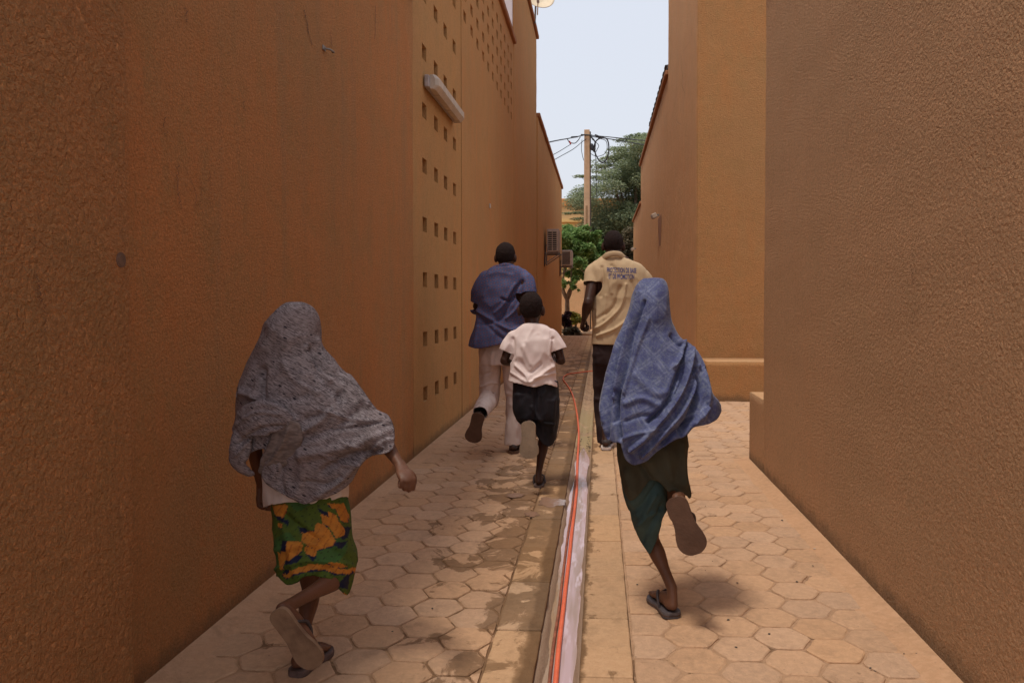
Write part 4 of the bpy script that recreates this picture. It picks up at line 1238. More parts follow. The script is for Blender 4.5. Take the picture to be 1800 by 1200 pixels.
def finish(me, root, name, m, parent=None):
    off(me, root.location)
    me.materials.clear()
    return obj(name, me, m, parent or root)
def person(label, base): return thing('person', label, 'person', base)

def add_sandal(root, heel, toe, up, s, m, strap=True, mstrap=None, w=0.047, gap=0.0, th=0.016, name='sandal'):
    so = finish(sole_mesh(heel, toe, up, s, w, th, gap), root, name, m)
    if strap:
        st_ = thong_mesh(heel, toe, up, s); off(st_, root.location); obj('strap', st_, mstrap or m, so)
    return so

# ---- girl in the grey patterned shawl ------------------------------------------------
Y1 = 2.56
g1 = gnd(532, 1196); p1 = person('running girl in grey patterned shawl and green orange print skirt, nearest the left wall', (g1.x, g1.y, 0))
s = 0.70
hd = at(523, 584, Y1 + 0.05)
B = Prim()
R1 = head(B, hd, 0.86, (-0.1, 1, -0.1), ears=False)
nk = at(528, 640, Y1)
B.tube([hd + Vector((0, -0.02, -0.05)), nk, at(532, 665, Y1)], [0.042, 0.040, 0.05])
B.tube([at(532, 660, Y1), at(534, 700, Y1), at(538, 760, Y1), at(542, 840, Y1), at(545, 900, Y1)], [(0.08, 0.05), (0.115, 0.065), (0.105, 0.068), (0.10, 0.065), (0.115, 0.075)], side=(1, 0, 0))
shL, shR = at(478, 690, Y1), at(592, 690, Y1)
elR, wrR = at(671, 768, 2.50), at(706, 822, 2.42)
arm(B, shR, elR, wrR, s, 0.95)
fist(B, wrR, at(716, 842, 2.38) - wrR, Vector((-0.6, 0.3, 0.2)), Vector((0.3, 1, 0.3)), 0.72)
elL, wrL = at(447, 785, 2.62), at(460, 858, 2.70)
arm(B, shL, elL, wrL, s, 0.95)
fist(B, wrL, at(462, 890, 2.70) - wrL, Vector((1, 0.3, 0.2)), Vector((0.3, 1, 0.3)), 0.74)
hL = gnd(519, 1178, 0.02); tL = Vector((hL.x + 0.035, hL.y + 0.185, 0.02))
anL = hL + Vector((0.008, 0.035, 0.075)); knL = at(547, 1035, 2.60)
leg(B, at(528, 905, Y1), knL, anL, hL, s, 0.92); foot(B, hL, tL, Vector((0, 0, 1)), 0.82)
hR_ = at(489, 1072, 2.215); tR_ = at(558, 1166, 2.235); upR = Vector((-0.10, 0.9, 0.32))
knR = at(603, 1010, 2.53); anR = hR_ + upR.normalized() * 0.065 + (tR_ - hR_).normalized() * 0.035
leg(B, at(566, 905, Y1), knR, anR, hR_, s, 0.92); foot(B, hR_, tR_, upR, 0.82)
bm_ = B.grown(0.0036, 4); finish(bm_, p1, 'body', M['skin1'])
M['sole_tan'] = flat('tan foam sole', (0.25, 0.155, 0.095), 0.8, 0.2, 14, 0.2, 90, 0.002, c2=(0.16, 0.095, 0.06))
M['sole_edge'] = flat('pale sandal', (0.50, 0.36, 0.24), 0.7)
M['strap_dark'] = flat('dark strap', (0.06, 0.045, 0.045), 0.6)
M['sole_dark'] = flat('grey brown sole', (0.13, 0.085, 0.075), 0.7, 0.15, 20, 0.3, 80, 0.002)
add_sandal(p1, hL, tL, Vector((0, 0, 1)), 0.86, M['sole_dark'], True, M['strap_dark'], 0.050, 0.0, 0.02)
add_sandal(p1, hR_, tR_, upR, 0.86, M['sole_tan'], True, M['strap_dark'], 0.050, 0.0, 0.014)
# white undershirt
S_ = Prim().loft_px([(470, 603, 760, Y1, 0.085), (466, 606, 810, Y1, 0.09), (466, 609, 850, Y1, 0.098), (470, 612, 900, Y1, 0.10)])
me = garment(S_, 0.006, 3, [([(480, 800), (500, 885)], 0.012, 0.006), ([(590, 800), (600, 880)], 0.012, 0.006)], (0.003, 14, (1, 1, .5)), poly=[(440, 740), (640, 740), (640, 872), (606, 874), (560, 886), (512, 884), (474, 889), (440, 889)])
M['white_cloth'] = flat('off-white cotton', (0.62, 0.53, 0.49), 0.85, 0.05, 20, 0.2, 300, 0.001)
finish(me, p1, 'shirt', M['white_cloth'])
# print skirt
S_ = Prim().loft_px([(482, 606, 850, Y1, 0.09), (484, 611, 900, Y1, 0.108), (488, 615, 940, Y1 - .01, 0.118), (493, 625, 985, Y1 - .02, 0.125), (492, 618, 1030, Y1 - .03, 0.12), (500, 610, 1070, Y1 - .03, 0.11)])
me = garment(S_, 0.0042, 4, [([(500, 905), (560, 950), (625, 985)], 0.010, -0.012), ([(490, 965), (560, 955), (622, 978)], 0.012, 0.010), ([(486, 1000), (540, 985), (620, 992)], 0.008, 0.010),
                        ([(500, 930), (520, 1010)], 0.012, 0.007), ([(600, 900), (590, 960)], 0.014, 0.008), ([(550, 1020), (580, 1000), (600, 1040)], 0.012, -0.010)], (0.0035, 11, (1, 1, .7)),
             poly=[(470, 830), (640, 830), (640, 960), (628, 990), (621, 1022), (612, 1046), (600, 1040), (584, 1022), (560, 1014), (536, 1014), (520, 1026), (503, 1028), (490, 1016), (480, 1000), (470, 900)])
co = coords(me); px, py = proj(co)
# printed flowers: outlines on the cloth at the back, repeated motif elsewhere
base = np.array([0.068, 0.105, 0.013])
colr = np.tile(base, (len(co), 1))
kx = (px - 550) * 1.0; ky = py
green2 = np.sin(px * 0.07 + py * 0.031) + np.sin(py * 0.06)
colr[green2 > 0.6] = (0.045, 0.110, 0.025)
navy = [[(523, 925), (550, 932), (560, 940), (536, 946)], [(558, 893), (590, 905), (572, 918)], [(578, 955), (612, 950), (600, 965)], [(496, 950), (506, 950), (500, 975), (493, 972)],
        [(500, 983), (535, 975), (520, 990), (500, 992)], [(540, 975), (556, 978), (550, 986)], [(603, 925), (617, 925), (612, 945), (600, 948)], [(478, 905), (506, 912), (508, 922), (490, 915)], [(590, 1030), (615, 1005), (612, 1035)], [(500, 1000), (512, 1000), (504, 1012), (497, 1010)]]
orange = [[(563, 902), (578, 908), (577, 898), (592, 906), (596, 918), (606, 928), (607, 940), (590, 945), (578, 925), (566, 918)],
          [(552, 922), (566, 918), (578, 930), (590, 950), (583, 960), (566, 962), (560, 945), (553, 935)],
          [(531, 935), (553, 933), (562, 950), (572, 962), (558, 966), (540, 958), (530, 950)],
          [(536, 958), (556, 965), (554, 980), (546, 976), (537, 972)], [(504, 950), (530, 952), (530, 968), (518, 978), (508, 984), (498, 984), (494, 970), (502, 968)],
          [(488, 970), (500, 975), (498, 1000), (492, 1000)], [(586, 886), (604, 884), (614, 905), (612, 918), (600, 915), (592, 898)],
          [(478, 888), (505, 886), (503, 898), (498, 910), (484, 905)], [(490, 918), (497, 920), (495, 928), (489, 926)], [(575, 884), (592, 884), (600, 892), (584, 893)],
          [(498, 1010), (520, 998), (545, 990), (575, 992), (592, 998), (610, 1000), (626, 996), (628, 1003), (612, 1008), (590, 1008), (570, 1001), (545, 1002), (520, 1008), (502, 1016)],
          [(575, 988), (595, 988), (612, 996), (590, 998)], [(588, 1035), (602, 1040), (612, 1046), (590, 1046)]]
jit = np.array([noise.noise(Vector((c[0] * 60, c[1] * 60, c[2] * 60))) for c in co]) * 2.2
sp1 = (np.sin(px * 0.55 + np.sin(py * 0.2) * 2) + np.sin(py * 0.6 + px * 0.15)) > 1.72
colr[sp1] = (0.02, 0.035, 0.012)
for q in navy: colr[inside(px + jit, py - jit, q)] = (0.006, 0.008, 0.035)
for q in orange:
    colr[inside(px + 3.5 + jit, py + 3 - jit, [(a + 4, b + 5) for a, b in q]) & (colr[:, 1] > 0.1)] = (0.01, 0.012, 0.045)
for q in orange: colr[inside(px + jit, py + jit, q)] = (0.50, 0.185, 0.025)
vein = np.abs(((px * 0.9 + py * 0.5) / 13.0 + 0.15 * np.sin(py * 0.12)) % 1 - 0.5) < 0.05
colr[vein & (colr[:, 0] > 0.4)] = (0.32, 0.09, 0.015)
ca = me.color_attributes.new('print', 'FLOAT_COLOR', 'POINT')
ca.data.foreach_set('color', np.hstack([colr, np.ones((len(co), 1))]).astype(np.float32).reshape(-1))
t = NT('print cloth'); a_ = t.new('ShaderNodeAttribute'); a_.attribute_name = 'print'; P = t.loc()
M['print'] = t.done(t.mix(t.ramp(t.noise(P, 60, 4), 0.3, 0.7, 0.0, 0.25), a_.outputs['Color'], (0.03, 0.03, 0.02)), 0.8, t.bump(t.noise(P, 400, 2), 0.001, 0.6), 0.25)
finish(me, p1, 'skirt', M['print'])
# shawl
rows = [(492, 548, 532, Y1 + .03, 0.075), (478, 562, 556, Y1 + .03, 0.11), (466, 567, 590, Y1 + .02, 0.12), (447, 576, 622, Y1, 0.10), (432, 606, 655, Y1, 0.115), (424, 634, 690, Y1 - .005, 0.13),
        (418, 666, 730, Y1 - .01, 0.14), (414, 682, 765, Y1 - .01, 0.14), (408, 676, 800, Y1 - .01, 0.14), (410, 650, 840, Y1 - .01, 0.13), (440, 620, 880, Y1 - .02, 0.12), (470, 600, 910, Y1 - .02, 0.11)]
S_ = Prim().loft_px(rows, 48, 2.2)
S_.tube([at(600, 690, Y1 - .01), at(645, 735, 2.53), at(672, 768, 2.50), at(684, 792, 2.47), at(692, 812, 2.455)], [0.07, 0.066, 0.058, 0.050, 0.046], seg=18)
S_.tube([at(470, 690, Y1), at(445, 740, 2.55), at(432, 790, 2.55), at(428, 830, 2.55), at(426, 860, 2.55)], [0.075, 0.065, 0.060, 0.055, 0.05], seg=18)
folds = [([(490, 570), (465, 610), (440, 650), (424, 700)], 0.018, 0.006), ([(462, 650), (460, 690), (474, 722)], 0.014, -0.018), ([(452, 665), (450, 700)], 0.008, 0.008),
         ([(424, 690), (455, 700), (490, 728), (520, 738)], 0.014, 0.018), ([(420, 740), (450, 735), (480, 730)], 0.009, 0.010), ([(418, 762), (455, 748), (500, 735)], 0.008, -0.012),
         ([(560, 600), (575, 640), (610, 665), (645, 712)], 0.014, 0.014), ([(548, 615), (570, 660), (600, 700)], 0.016, -0.012), ([(640, 715), (600, 745), (550, 765), (500, 770)], 0.018, -0.010),
         ([(680, 760), (640, 775), (590, 790), (530, 800)], 0.018, 0.014), ([(665, 790), (620, 800), (570, 825)], 0.014, -0.016), ([(590, 700), (570, 735), (530, 760)], 0.012, 0.010),
         ([(600, 690), (575, 720), (540, 735)], 0.012, -0.010), ([(560, 640), (540, 690), (500, 700)], 0.02, -0.008), ([(640, 800), (600, 840), (560, 870)], 0.014, 0.012), ([(525, 790), (532, 830), (522, 870)], 0.016, 0.006), ([(500, 815), (492, 840), (498, 865)], 0.012, -0.010), ([(560, 720), (610, 735), (650, 740)], 0.007, 0.008), ([(590, 755), (630, 750), (670, 742)], 0.006, -0.008), ([(600, 775), (640, 790), (670, 785)], 0.006, 0.007), ([(540, 610), (552, 640), (580, 668)], 0.008, 0.008), ([(500, 640), (520, 670), (560, 690)], 0.012, 0.006), ([(570, 800), (600, 815), (630, 812)], 0.008, 0.008), ([(540, 845), (575, 850), (600, 835)], 0.008, -0.007),
         ([(470, 570), (500, 600), (500, 650)], 0.02, 0.006), ([(690, 745), (670, 760), (676, 790)], 0.010, -0.008), ([(700, 775), (675, 776), (655, 790)], 0.006, 0.007)]
sil = [(483, 545), (500, 532), (522, 529), (545, 535), (560, 552), (566, 580), (568, 606), (588, 630), (618, 658), (642, 690), (662, 718), (680, 726), (692, 745), (695, 770), (690, 792), (672, 798), (652, 803), (635, 818), (618, 848), (592, 868), (560, 880), (534, 887), (508, 876), (482, 862), (463, 848),
       (457, 834), (464, 815), (468, 795), (460, 790), (440, 797), (425, 808), (410, 812), (403, 800), (410, 780), (413, 745), (414, 700), (420, 650), (440, 608), (462, 570)]
folds = [(f[0], f[1] * 0.85, f[2] * 1.2) for f in folds]
me = garment(S_, 0.005, 4, folds, (0.0035, 9, (1, 1, 1)), poly=sil, thick=0.003, bsm=8)
t = NT('grey print shawl'); P = t.loc()
mp = t.new('ShaderNodeMapping'); t.con(P, mp.inputs[0]); mp.inputs['Rotation'].default_value = (0, math.radians(-28), 0)
Q = t.scale(mp.outputs[0], (0.8, 1, 6.0))
n1 = t.noise(Q, 42, 4, 0.7, 0.9); n2 = t.noise(Q, 80, 3, 0.7)
c = t.mix(t.ramp(n1, 0.40, 0.60), (0.070, 0.054, 0.058), (0.225, 0.19, 0.195))
c = t.mix(t.ramp(n2, 0.48, 0.64), c, (0.32, 0.275, 0.285))
c = t.mix(t.ramp(t.noise(P, 5, 3), 0.4, 0.65, 0, 0.35), c, (0.17, 0.12, 0.115))
fl = t.vor(t.scale(mp.outputs[0], (1, 1, 2.6)), 17)
c = t.mix(t.ramp(fl, 0.15, 0.09), c, (0.02, 0.015, 0.022))
M['shawl'] = t.done(c, 0.85, t.bump(n2, 0.003, 0.5), 0.2)
shawl = finish(me, p1, 'shawl', M['shawl'])
# turned-back corner of the shawl over the left arm
S_ = Prim().tube([at(416, 760, 2.442), at(432, 742, 2.407), at(465, 734, 2.392), at(498, 738, 2.392), at(514, 748, 2.402)], [(0.030, 0.010), (0.050, 0.014), (0.056, 0.014), (0.036, 0.011), (0.012, 0.006)], side=(0, 0, 1), seg=20)
S_.tube([at(426, 765, 2.422), at(422, 790, 2.417), at(418, 812, 2.422), at(428, 826, 2.432), at(444, 832, 2.442)], [(0.034, 0.014), (0.034, 0.016), (0.028, 0.016), (0.020, 0.014), (0.010, 0.008)], seg=16, side=(1, 0, 0))
me = garment(S_, 0.004, 6, [([(420, 780), (455, 755), (500, 748)], 0.008, -0.010), ([(418, 745), (450, 725), (490, 728)], 0.006, 0.006), ([(415, 800), (440, 775), (470, 765)], 0.006, 0.007)], (0.003, 16, (1, 1, 1)), thick=0)
obj('fold', off(me, p1.location), M['shawl'], shawl)
S_ = Prim().tube([at(512, 742, 2.397), at(506, 768, 2.402), at(492, 795, 2.412), at(474, 815, 2.422), at(458, 830, 2.437)], [(0.030, 0.008), (0.050, 0.010), (0.048, 0.010), (0.034, 0.008), (0.014, 0.006)], side=(1, 0, 0), seg=20)
me = garment(S_, 0.004, 5, [([(506, 755), (494, 785), (470, 815)], 0.006, 0.008), ([(490, 765), (482, 795), (468, 812)], 0.006, -0.006)], (0.002, 16, (1, 1, 1)), thick=0)
t = NT('shawl reverse'); P = t.loc(); n1 = t.noise(t.scale(P, (1, 1, 3)), 40, 3, 0.6)
M['shawl_in'] = t.done(t.mix(t.ramp(n1, 0.35, 0.65), (0.12, 0.090, 0.082), (0.20, 0.155, 0.14)), 0.85, None, 0.2)
obj('fold', off(me, p1.location), M['shawl_in'], shawl)

# ---- girl in the blue shawl ----------------------------------------------------------
Y2 = 3.02
g2 = gnd(1172, 1088); p2 = person('running girl in long blue patterned shawl over dark green trousers on the right pavers', (g2.x, g2.y, 0))
s = 0.74
hd = at(1145, 538, Y2 + 0.07)
B = Prim(); head(B, hd, 0.88, (-0.05, 1, -0.05), ears=False)
B.tube([hd + Vector((0, -0.02, -0.05)), at(1147, 590, Y2 + .02), at(1147, 610, Y2)], [0.044, 0.042, 0.06])
B.tube([at(1147, 606, Y2), at(1147, 640, Y2), at(1146, 700, Y2), at(1146, 770, Y2), at(1148, 820, Y2)], [(0.09, 0.055), (0.13, 0.07), (0.115, 0.075), (0.105, 0.07), (0.125, 0.08)], side=(1, 0, 0))
shL, shR = at(1098, 628, Y2), at(1200, 625, Y2)
elR, wrR = at(1228, 700, Y2 - 0.06), at(1222, 712, Y2 + 0.14)
arm(B, shR, elR, wrR, s); fist(B, wrR, Vector((-0.3, 1, 0.3)), Vector((-1, 0, 0)), Vector((0, 0, 1)), 0.8)
elL, wrL = at(1080, 705, Y2), at(1082, 712, Y2 + 0.18)
arm(B, shL, elL, wrL, s); fist(B, wrL, Vector((0.2, 1, 0.3)), Vector((1, 0, 0)), Vector((0, 0, 1)), 0.8)
h2_ = gnd(1183, 1076, 0.022); t2_ = Vector((h2_.x - 0.052, h2_.y + 0.19, 0.022))
an2 = h2_ + Vector((-0.002, 0.030, 0.085)); kn2 = at(1146, 950, 3.06)
leg(B, at(1126, 825, Y2), kn2, an2, h2_, s, 0.86); foot(B, h2_, t2_, Vector((0, 0, 1)), 0.88)
hr2 = at(1187, 876, 2.80); tr2 = at(1216, 950, 2.78); upr2 = Vector((0.18, 0.95, 0.25))
knr2 = at(1190, 905, 3.10); anr2 = hr2 + upr2.normalized() * 0.07 + (tr2 - hr2).normalized() * 0.03
tr2 = hr2 + (tr2 - hr2).normalized() * 0.20
leg(B, at(1168, 825, Y2), knr2, anr2, hr2, s, 0.9); foot(B, hr2, tr2, upr2, 0.88)
finish(B.grown(0.0045, 4), p2, 'body', M['skin2'])
M['sole_brown'] = flat('brown sole', (0.115, 0.060, 0.038), 0.75, 0.12, 10, 0.25, 80, 0.002)
M['sole_grey'] = flat('grey rubber', (0.11, 0.092, 0.095), 0.6, 0.15, 30, 0.35)
add_sandal(p2, h2_, t2_, Vector((0, 0, 1)), 0.92, M['sole_grey'], True, M['strap_dark'], 0.052, 0.0, 0.022)
so = finish(sole_mesh(h2_, t2_, Vector((0, 0, 1)), 0.92, 0.053, 0.006, -0.009), p2, 'sole_band', M['sole_brown'])
add_sandal(p2, hr2, tr2, upr2, 0.90, M['sole_brown'], True, M['strap_dark'], 0.058, 0.0, 0.014)
# trousers
t = NT('dark green cotton'); P = t.loc(); M['trouser_g'] = t.done(t.mix(t.ramp(t.noise(P, 10, 4), .35, .65), (0.034, 0.062, 0.060), (0.050, 0.088, 0.084)), 0.8, t.bump(t.noise(P, 350, 2), 0.001, 0.5), 0.25)
t = NT('dark olive cotton'); P = t.loc(); M['trouser_o'] = t.done(t.mix(t.ramp(t.noise(P, 10, 4), .35, .65), (0.044, 0.041, 0.026), (0.064, 0.060, 0.038)), 0.8, t.bump(t.noise(P, 350, 2), 0.001, 0.5), 0.25)
S_ = Prim().loft_px([(1088, 1180, 770, Y2, 0.095), (1091, 1176, 820, Y2, 0.10), (1097, 1172, 870, Y2 + .01, 0.095), (1112, 1168, 915, Y2 + .02, 0.085), (1124, 1162, 950, Y2 + .03, 0.068), (1134, 1158, 985, Y2 + .02, 0.055)], 36)
me = garment(S_, 0.0055, 3, [([(1160, 845), (1130, 885), (1110, 900)], 0.012, -0.012), ([(1150, 870), (1135, 900), (1122, 935)], 0.010, 0.013), ([(1120, 840), (1110, 880)], 0.014, 0.008), ([(1165, 890), (1145, 920), (1130, 950)], 0.010, -0.011), ([(1120, 925), (1140, 905), (1160, 900)], 0.008, 0.008)],
             (0.004, 12, (1, 1, .6)), poly=[(1080, 760), (1190, 760), (1190, 870), (1168, 905), (1160, 935), (1150, 962), (1143, 976), (1135, 966), (1120, 940), (1100, 890), (1085, 830)])
finish(me, p2, 'trousers', M['trouser_g'])
S_ = Prim().loft_px([(1084, 1205, 750, Y2 - .01, 0.11), (1086, 1211, 800, Y2 - .01, 0.118), (1092, 1214, 840, Y2 - .01, 0.118), (1100, 1219, 880, Y2, 0.110), (1108, 1220, 925, Y2 + .01, 0.10)], 44)
me = garment(S_, 0.0055, 3, [([(1125, 815), (1150, 850), (1165, 862)], 0.010, -0.014), ([(1100, 830), (1112, 880)], 0.012, 0.008), ([(1150, 800), (1172, 845), (1205, 866)], 0.012, -0.008), ([(1200, 780), (1205, 850)], 0.012, 0.008), ([(1170, 790), (1180, 840)], 0.012, 0.006)],
             (0.004, 12, (1, 1, .6)), poly=[(1070, 740), (1215, 740), (1210, 790), (1209, 830), (1216, 866), (1213, 878), (1206, 870), (1197, 876), (1187, 864), (1174, 866), (1164, 854), (1152, 845), (1142, 846), (1130, 862), (1116, 878), (1106, 880), (1097, 862), (1086, 820)])
finish(me, p2, 'tunic', M['trouser_o'])
# shawl
rows = [(1128, 1168, 490, Y2 + .03, 0.06), (1114, 1177, 512, Y2 + .02, 0.10), (1106, 1180, 545, Y2 + .01, 0.115), (1092, 1188, 580, Y2, 0.11), (1078, 1218, 612, Y2 - .01, 0.12), (1068, 1240, 650, Y2 - .02, 0.14),
        (1058, 1256, 690, Y2 - .03, 0.155), (1052, 1268, 725, Y2 - .04, 0.165), (1052, 1262, 755, Y2 - .05, 0.165), (1060, 1236, 785, Y2 - .05, 0.155), (1080, 1200, 820, Y2 - .05, 0.14), (1090, 1170, 850, Y2 - .05, 0.12)]
S_ = Prim().loft_px(rows, 52, 2.2)
S_.tube([at(1196, 620, Y2 - .01), at(1222, 660, Y2 - .05), at(1232, 700, Y2 - .08), at(1240, 740, Y2 - 0.08)], [0.055, 0.062, 0.070, 0.06], seg=18)
folds = [([(1118, 520), (1100, 580), (1082, 640), (1072, 700), (1066, 770)], 0.010, -0.014), ([(1124, 515), (1108, 575), (1092, 640), (1080, 700)], 0.008, 0.013), ([(1132, 530), (1112, 590), (1100, 650), (1085, 700), (1080, 740)], 0.008, -0.013),
         ([(1140, 560), (1118, 620), (1098, 690)], 0.008, 0.007), ([(1100, 560), (1080, 610), (1062, 690), (1058, 740)], 0.010, 0.012),
         ([(1202, 584), (1206, 600), (1198, 625), (1186, 645)], 0.009, 0.018), ([(1216, 600), (1205, 612), (1198, 640), (1188, 670), (1170, 710), (1140, 740)], 0.010, -0.022),
         ([(1212, 615), (1208, 650), (1196, 690), (1175, 725), (1140, 765), (1110, 790)], 0.011, 0.022), ([(1226, 645), (1216, 690), (1196, 730), (1160, 770), (1130, 800)], 0.010, 0.016), ([(1222, 650), (1226, 690), (1212, 730), (1196, 760)], 0.013, -0.024),
         ([(1240, 650), (1246, 700), (1235, 735)], 0.012, 0.010), ([(1204, 640), (1196, 675), (1180, 705)], 0.007, -0.012), ([(1085, 690), (1085, 730), (1090, 770)], 0.010, -0.022), ([(1180, 590), (1196, 605), (1212, 600)], 0.009, -0.012),
         ([(1120, 660), (1150, 690), (1175, 690)], 0.02, 0.006), ([(1100, 710), (1130, 700), (1160, 715)], 0.014, 0.007), ([(1100, 740), (1130, 730), (1160, 735)], 0.010, -0.007), ([(1096, 770), (1130, 760), (1165, 755)], 0.009, 0.007), ([(1216, 735), (1190, 755), (1165, 780)], 0.010, -0.014), ([(1240, 720), (1222, 745)], 0.01, 0.01),
         ([(1150, 520), (1152, 560)], 0.02, 0.003)]
sil = [(1112, 515), (1120, 498), (1135, 487), (1152, 484), (1167, 490), (1175, 505), (1178, 540), (1182, 565), (1192, 582), (1205, 586), (1216, 598), (1228, 618), (1240, 640), (1248, 668), (1254, 692), (1265, 705), (1269, 720), (1262, 736), (1246, 746), (1222, 751), (1214, 758), (1205, 768), (1188, 774), (1168, 786), (1150, 800), (1136, 812), (1118, 818), (1104, 814), (1095, 800),
       (1090, 780), (1080, 779), (1066, 772), (1058, 752), (1053, 725), (1053, 690), (1060, 645), (1070, 612), (1084, 580), (1100, 545)]
folds = [(f[0], f[1] * 0.8, f[2] * 1.6) for f in folds]
me = garment(S_, 0.005, 2, folds, (0.003, 8, (1, 1, .7)), poly=sil, thick=0.003, bsm=8)
# cloth coordinates follow the drape
co = coords(me); px, py = proj(co)
u = (px - 1150) / 240.0; v = (py - 650) / 240.0
sp_ = 1 + 0.55 * np.clip((py - 560) / 250, 0, 1.2)
u2 = u / sp_; v2 = v / (1 + 0.25 * np.clip((py - 600) / 220, 0, 1))
wob = np.array([[noise.noise(Vector((c[0] * 9, 1.7, c[2] * 9))), noise.noise(Vector((c[0] * 9, 7.7, c[2] * 9)))] for c in co])
tw = np.radians(8 + 14 * np.clip((py - 600) / 200, 0, 1))
uu = u2 * np.cos(tw) + v2 * np.sin(tw) + wob[:, 0] * 0.03; vv = -u2 * np.sin(tw) + v2 * np.cos(tw) + wob[:, 1] * 0.03
at_ = me.attributes.new('cloth', 'FLOAT_VECTOR', 'POINT')
at_.data.foreach_set('vector', np.stack([uu, vv, co[:, 1] * 0 + 0.3], 1).astype(np.float32).reshape(-1))
t = NT('blue print shawl'); P = t.loc()
A_ = t.new('ShaderNodeAttribute'); A_.attribute_name = 'cloth'
mp = t.new('ShaderNodeMapping'); t.con(A_.outputs['Vector'], mp.inputs[0]); mp.inputs['Rotation'].default_value = (0, 0, math.radians(48)); mp.inputs['Scale'].default_value = (7.2, 7.2, 1)
X_, Y_, _ = t.sep(mp.outputs[0])
def grid(v, c0, w):
    f = t.math('ABSOLUTE', t.math('SUBTRACT', t.math('FRACT', t.math('ADD', v, c0)), 0.5))
    return t.ramp(f, w, w * 0.45)
l1 = t.math('MAXIMUM', t.math('MAXIMUM', grid(X_, 0.0, 0.05), grid(X_, 0.16, 0.045)), t.math('MAXIMUM', grid(Y_, 0.0, 0.05), grid(Y_, 0.16, 0.045)))
fx = t.math('ABSOLUTE', t.math('SUBTRACT', t.math('FRACT', t.math('ADD', X_, 0.58)), 0.5)); fy = t.math('ABSOLUTE', t.math('SUBTRACT', t.math('FRACT', t.math('ADD', Y_, 0.58)), 0.5))
mid = t.ramp(t.math('MAXIMUM', fx, fy), 0.30, 0.26)
ck = t.math('FRACT', t.math('MULTIPLY', t.math('ADD', t.math('FLOOR', t.math('ADD', X_, .08)), t.math('FLOOR', t.math('ADD', Y_, .08))), 0.5))
n1 = t.noise(A_.outputs['Vector'], 26, 4, 0.65, 0.8); n2 = t.noise(P, 90, 3, 0.6)
c = t.mix(t.ramp(n1, 0.4, 0.62), (0.056, 0.066, 0.155), (0.094, 0.108, 0.215))
c = t.mix(t.math('MULTIPLY', mid, t.math('MULTIPLY_ADD', ck, 0.7, 0.35)), c, (0.042, 0.048, 0.140))
c = t.mix(t.math('MULTIPLY', t.ramp(t.noise(A_.outputs['Vector'], 45, 2, 0.5, 1.5), 0.52, 0.6), 0.45), c, (0.13, 0.15, 0.19))
c = t.mix(t.math('MULTIPLY', l1, t.math('MULTIPLY_ADD', t.ramp(n1, 0.35, 0.65), 0.40, 0.06)), c, (0.20, 0.22, 0.31))
M['blue'] = t.done(c, 0.7, t.bump(n2, 0.002, 0.4), 0.3)
t.p.inputs['Sheen Weight'].default_value = 0.15
finish(me, p2, 'shawl', M['blue'])

# ---- boy in the pale shirt -----------------------------------------------------------
Y3 = 5.02
g3 = gnd(947, 857); p3 = person('running boy in pale pink white shirt and black shorts in the middle of the group', (g3.x, g3.y, 0))
s = 0.74
hd = at(934, 543, Y3 + 0.04)
B = Prim(); R3 = head(B, hd, 1.02, (0.05, 1, -0.05))
B.tube([hd + Vector((0, -0.025, -0.05)), at(936, 572, Y3), at(937, 582, Y3)], [0.047, 0.045, 0.06])
B.tube([at(937, 582, Y3), at(938, 605, Y3), at(938, 640, Y3), at(940, 672, Y3), at(942, 690, Y3)], [(0.09, 0.055), (0.135, 0.07), (0.12, 0.075), (0.11, 0.07), (0.125, 0.085)], side=(1, 0, 0))
shL, shR = at(901, 594, Y3), at(975, 594, Y3)
elL, wrL = at(886, 634, Y3 - 0.02), at(903, 640, Y3 + 0.16)
arm(B, shL, elL, wrL, s, 1.0); fist(B, wrL, Vector((0.3, 1, 0.2)), Vector((1, 0, 0)), Vector((0, 0, 1)), 0.8)
elR, wrR = at(987, 634, Y3 - 0.02), at(975, 630, Y3 + 0.17)
arm(B, shR, elR, wrR, s, 1.0); fist(B, wrR, Vector((-0.3, 1, 0.3)), Vector((-1, 0, 0)), Vector((0, 0, 1)), 0.8)
h3 = gnd(947, 853, 0.015); t3_ = Vector((h3.x - 0.01, h3.y + 0.2, 0.015))
kn3 = at(956, 772, Y3 + .05); an3 = h3 + Vector((-0.003, 0.03, 0.075))
leg(B, at(956, 685, Y3), kn3, an3, h3, s, 0.98); foot(B, h3, t3_, Vector((0, 0, 1)), 0.85)
hr3 = at(929, 742, 4.74); tr3 = at(931, 803, 4.74); upr3 = Vector((0.12, 1, 0.1))
knr3 = at(925, 752, Y3 + .08); anr3 = hr3 + upr3.normalized() * 0.075 + Vector((0, 0, -0.03))
leg(B, at(926, 685, Y3), knr3, anr3, hr3, s, 0.98); foot(B, hr3, tr3, upr3, 0.9)
finish(B.grown(0.005, 4), p3, 'body', M['skin3'])
finish(hair_mesh(hd, 1.03, R3, 3), p3, 'hair', M['hair'])
M['sole_pale'] = flat('dusty pale sole', (0.32, 0.235, 0.165), 0.8, 0.12, 12, 0.2, 80, 0.002)
add_sandal(p3, h3, t3_, Vector((0, 0, 1)), 0.95, M['sole_dark'], True, M['strap_dark'], 0.047, 0, 0.014)
add_sandal(p3, hr3, tr3, upr3, 0.95, M['sole_pale'], True, M['strap_dark'], 0.062, 0, 0.014)
S_ = Prim().loft_px([(928, 946, 566, Y3 + .01, 0.05), (912, 963, 575, Y3, 0.06), (900, 975, 586, Y3, 0.07), (897, 979, 604, Y3 - .01, 0.09), (898, 976, 630, Y3 - .01, 0.092), (897, 976, 655, Y3 - .01, 0.095), (893, 979, 675, Y3 - .02, 0.10), (892, 980, 695, Y3 - .02, 0.10)])
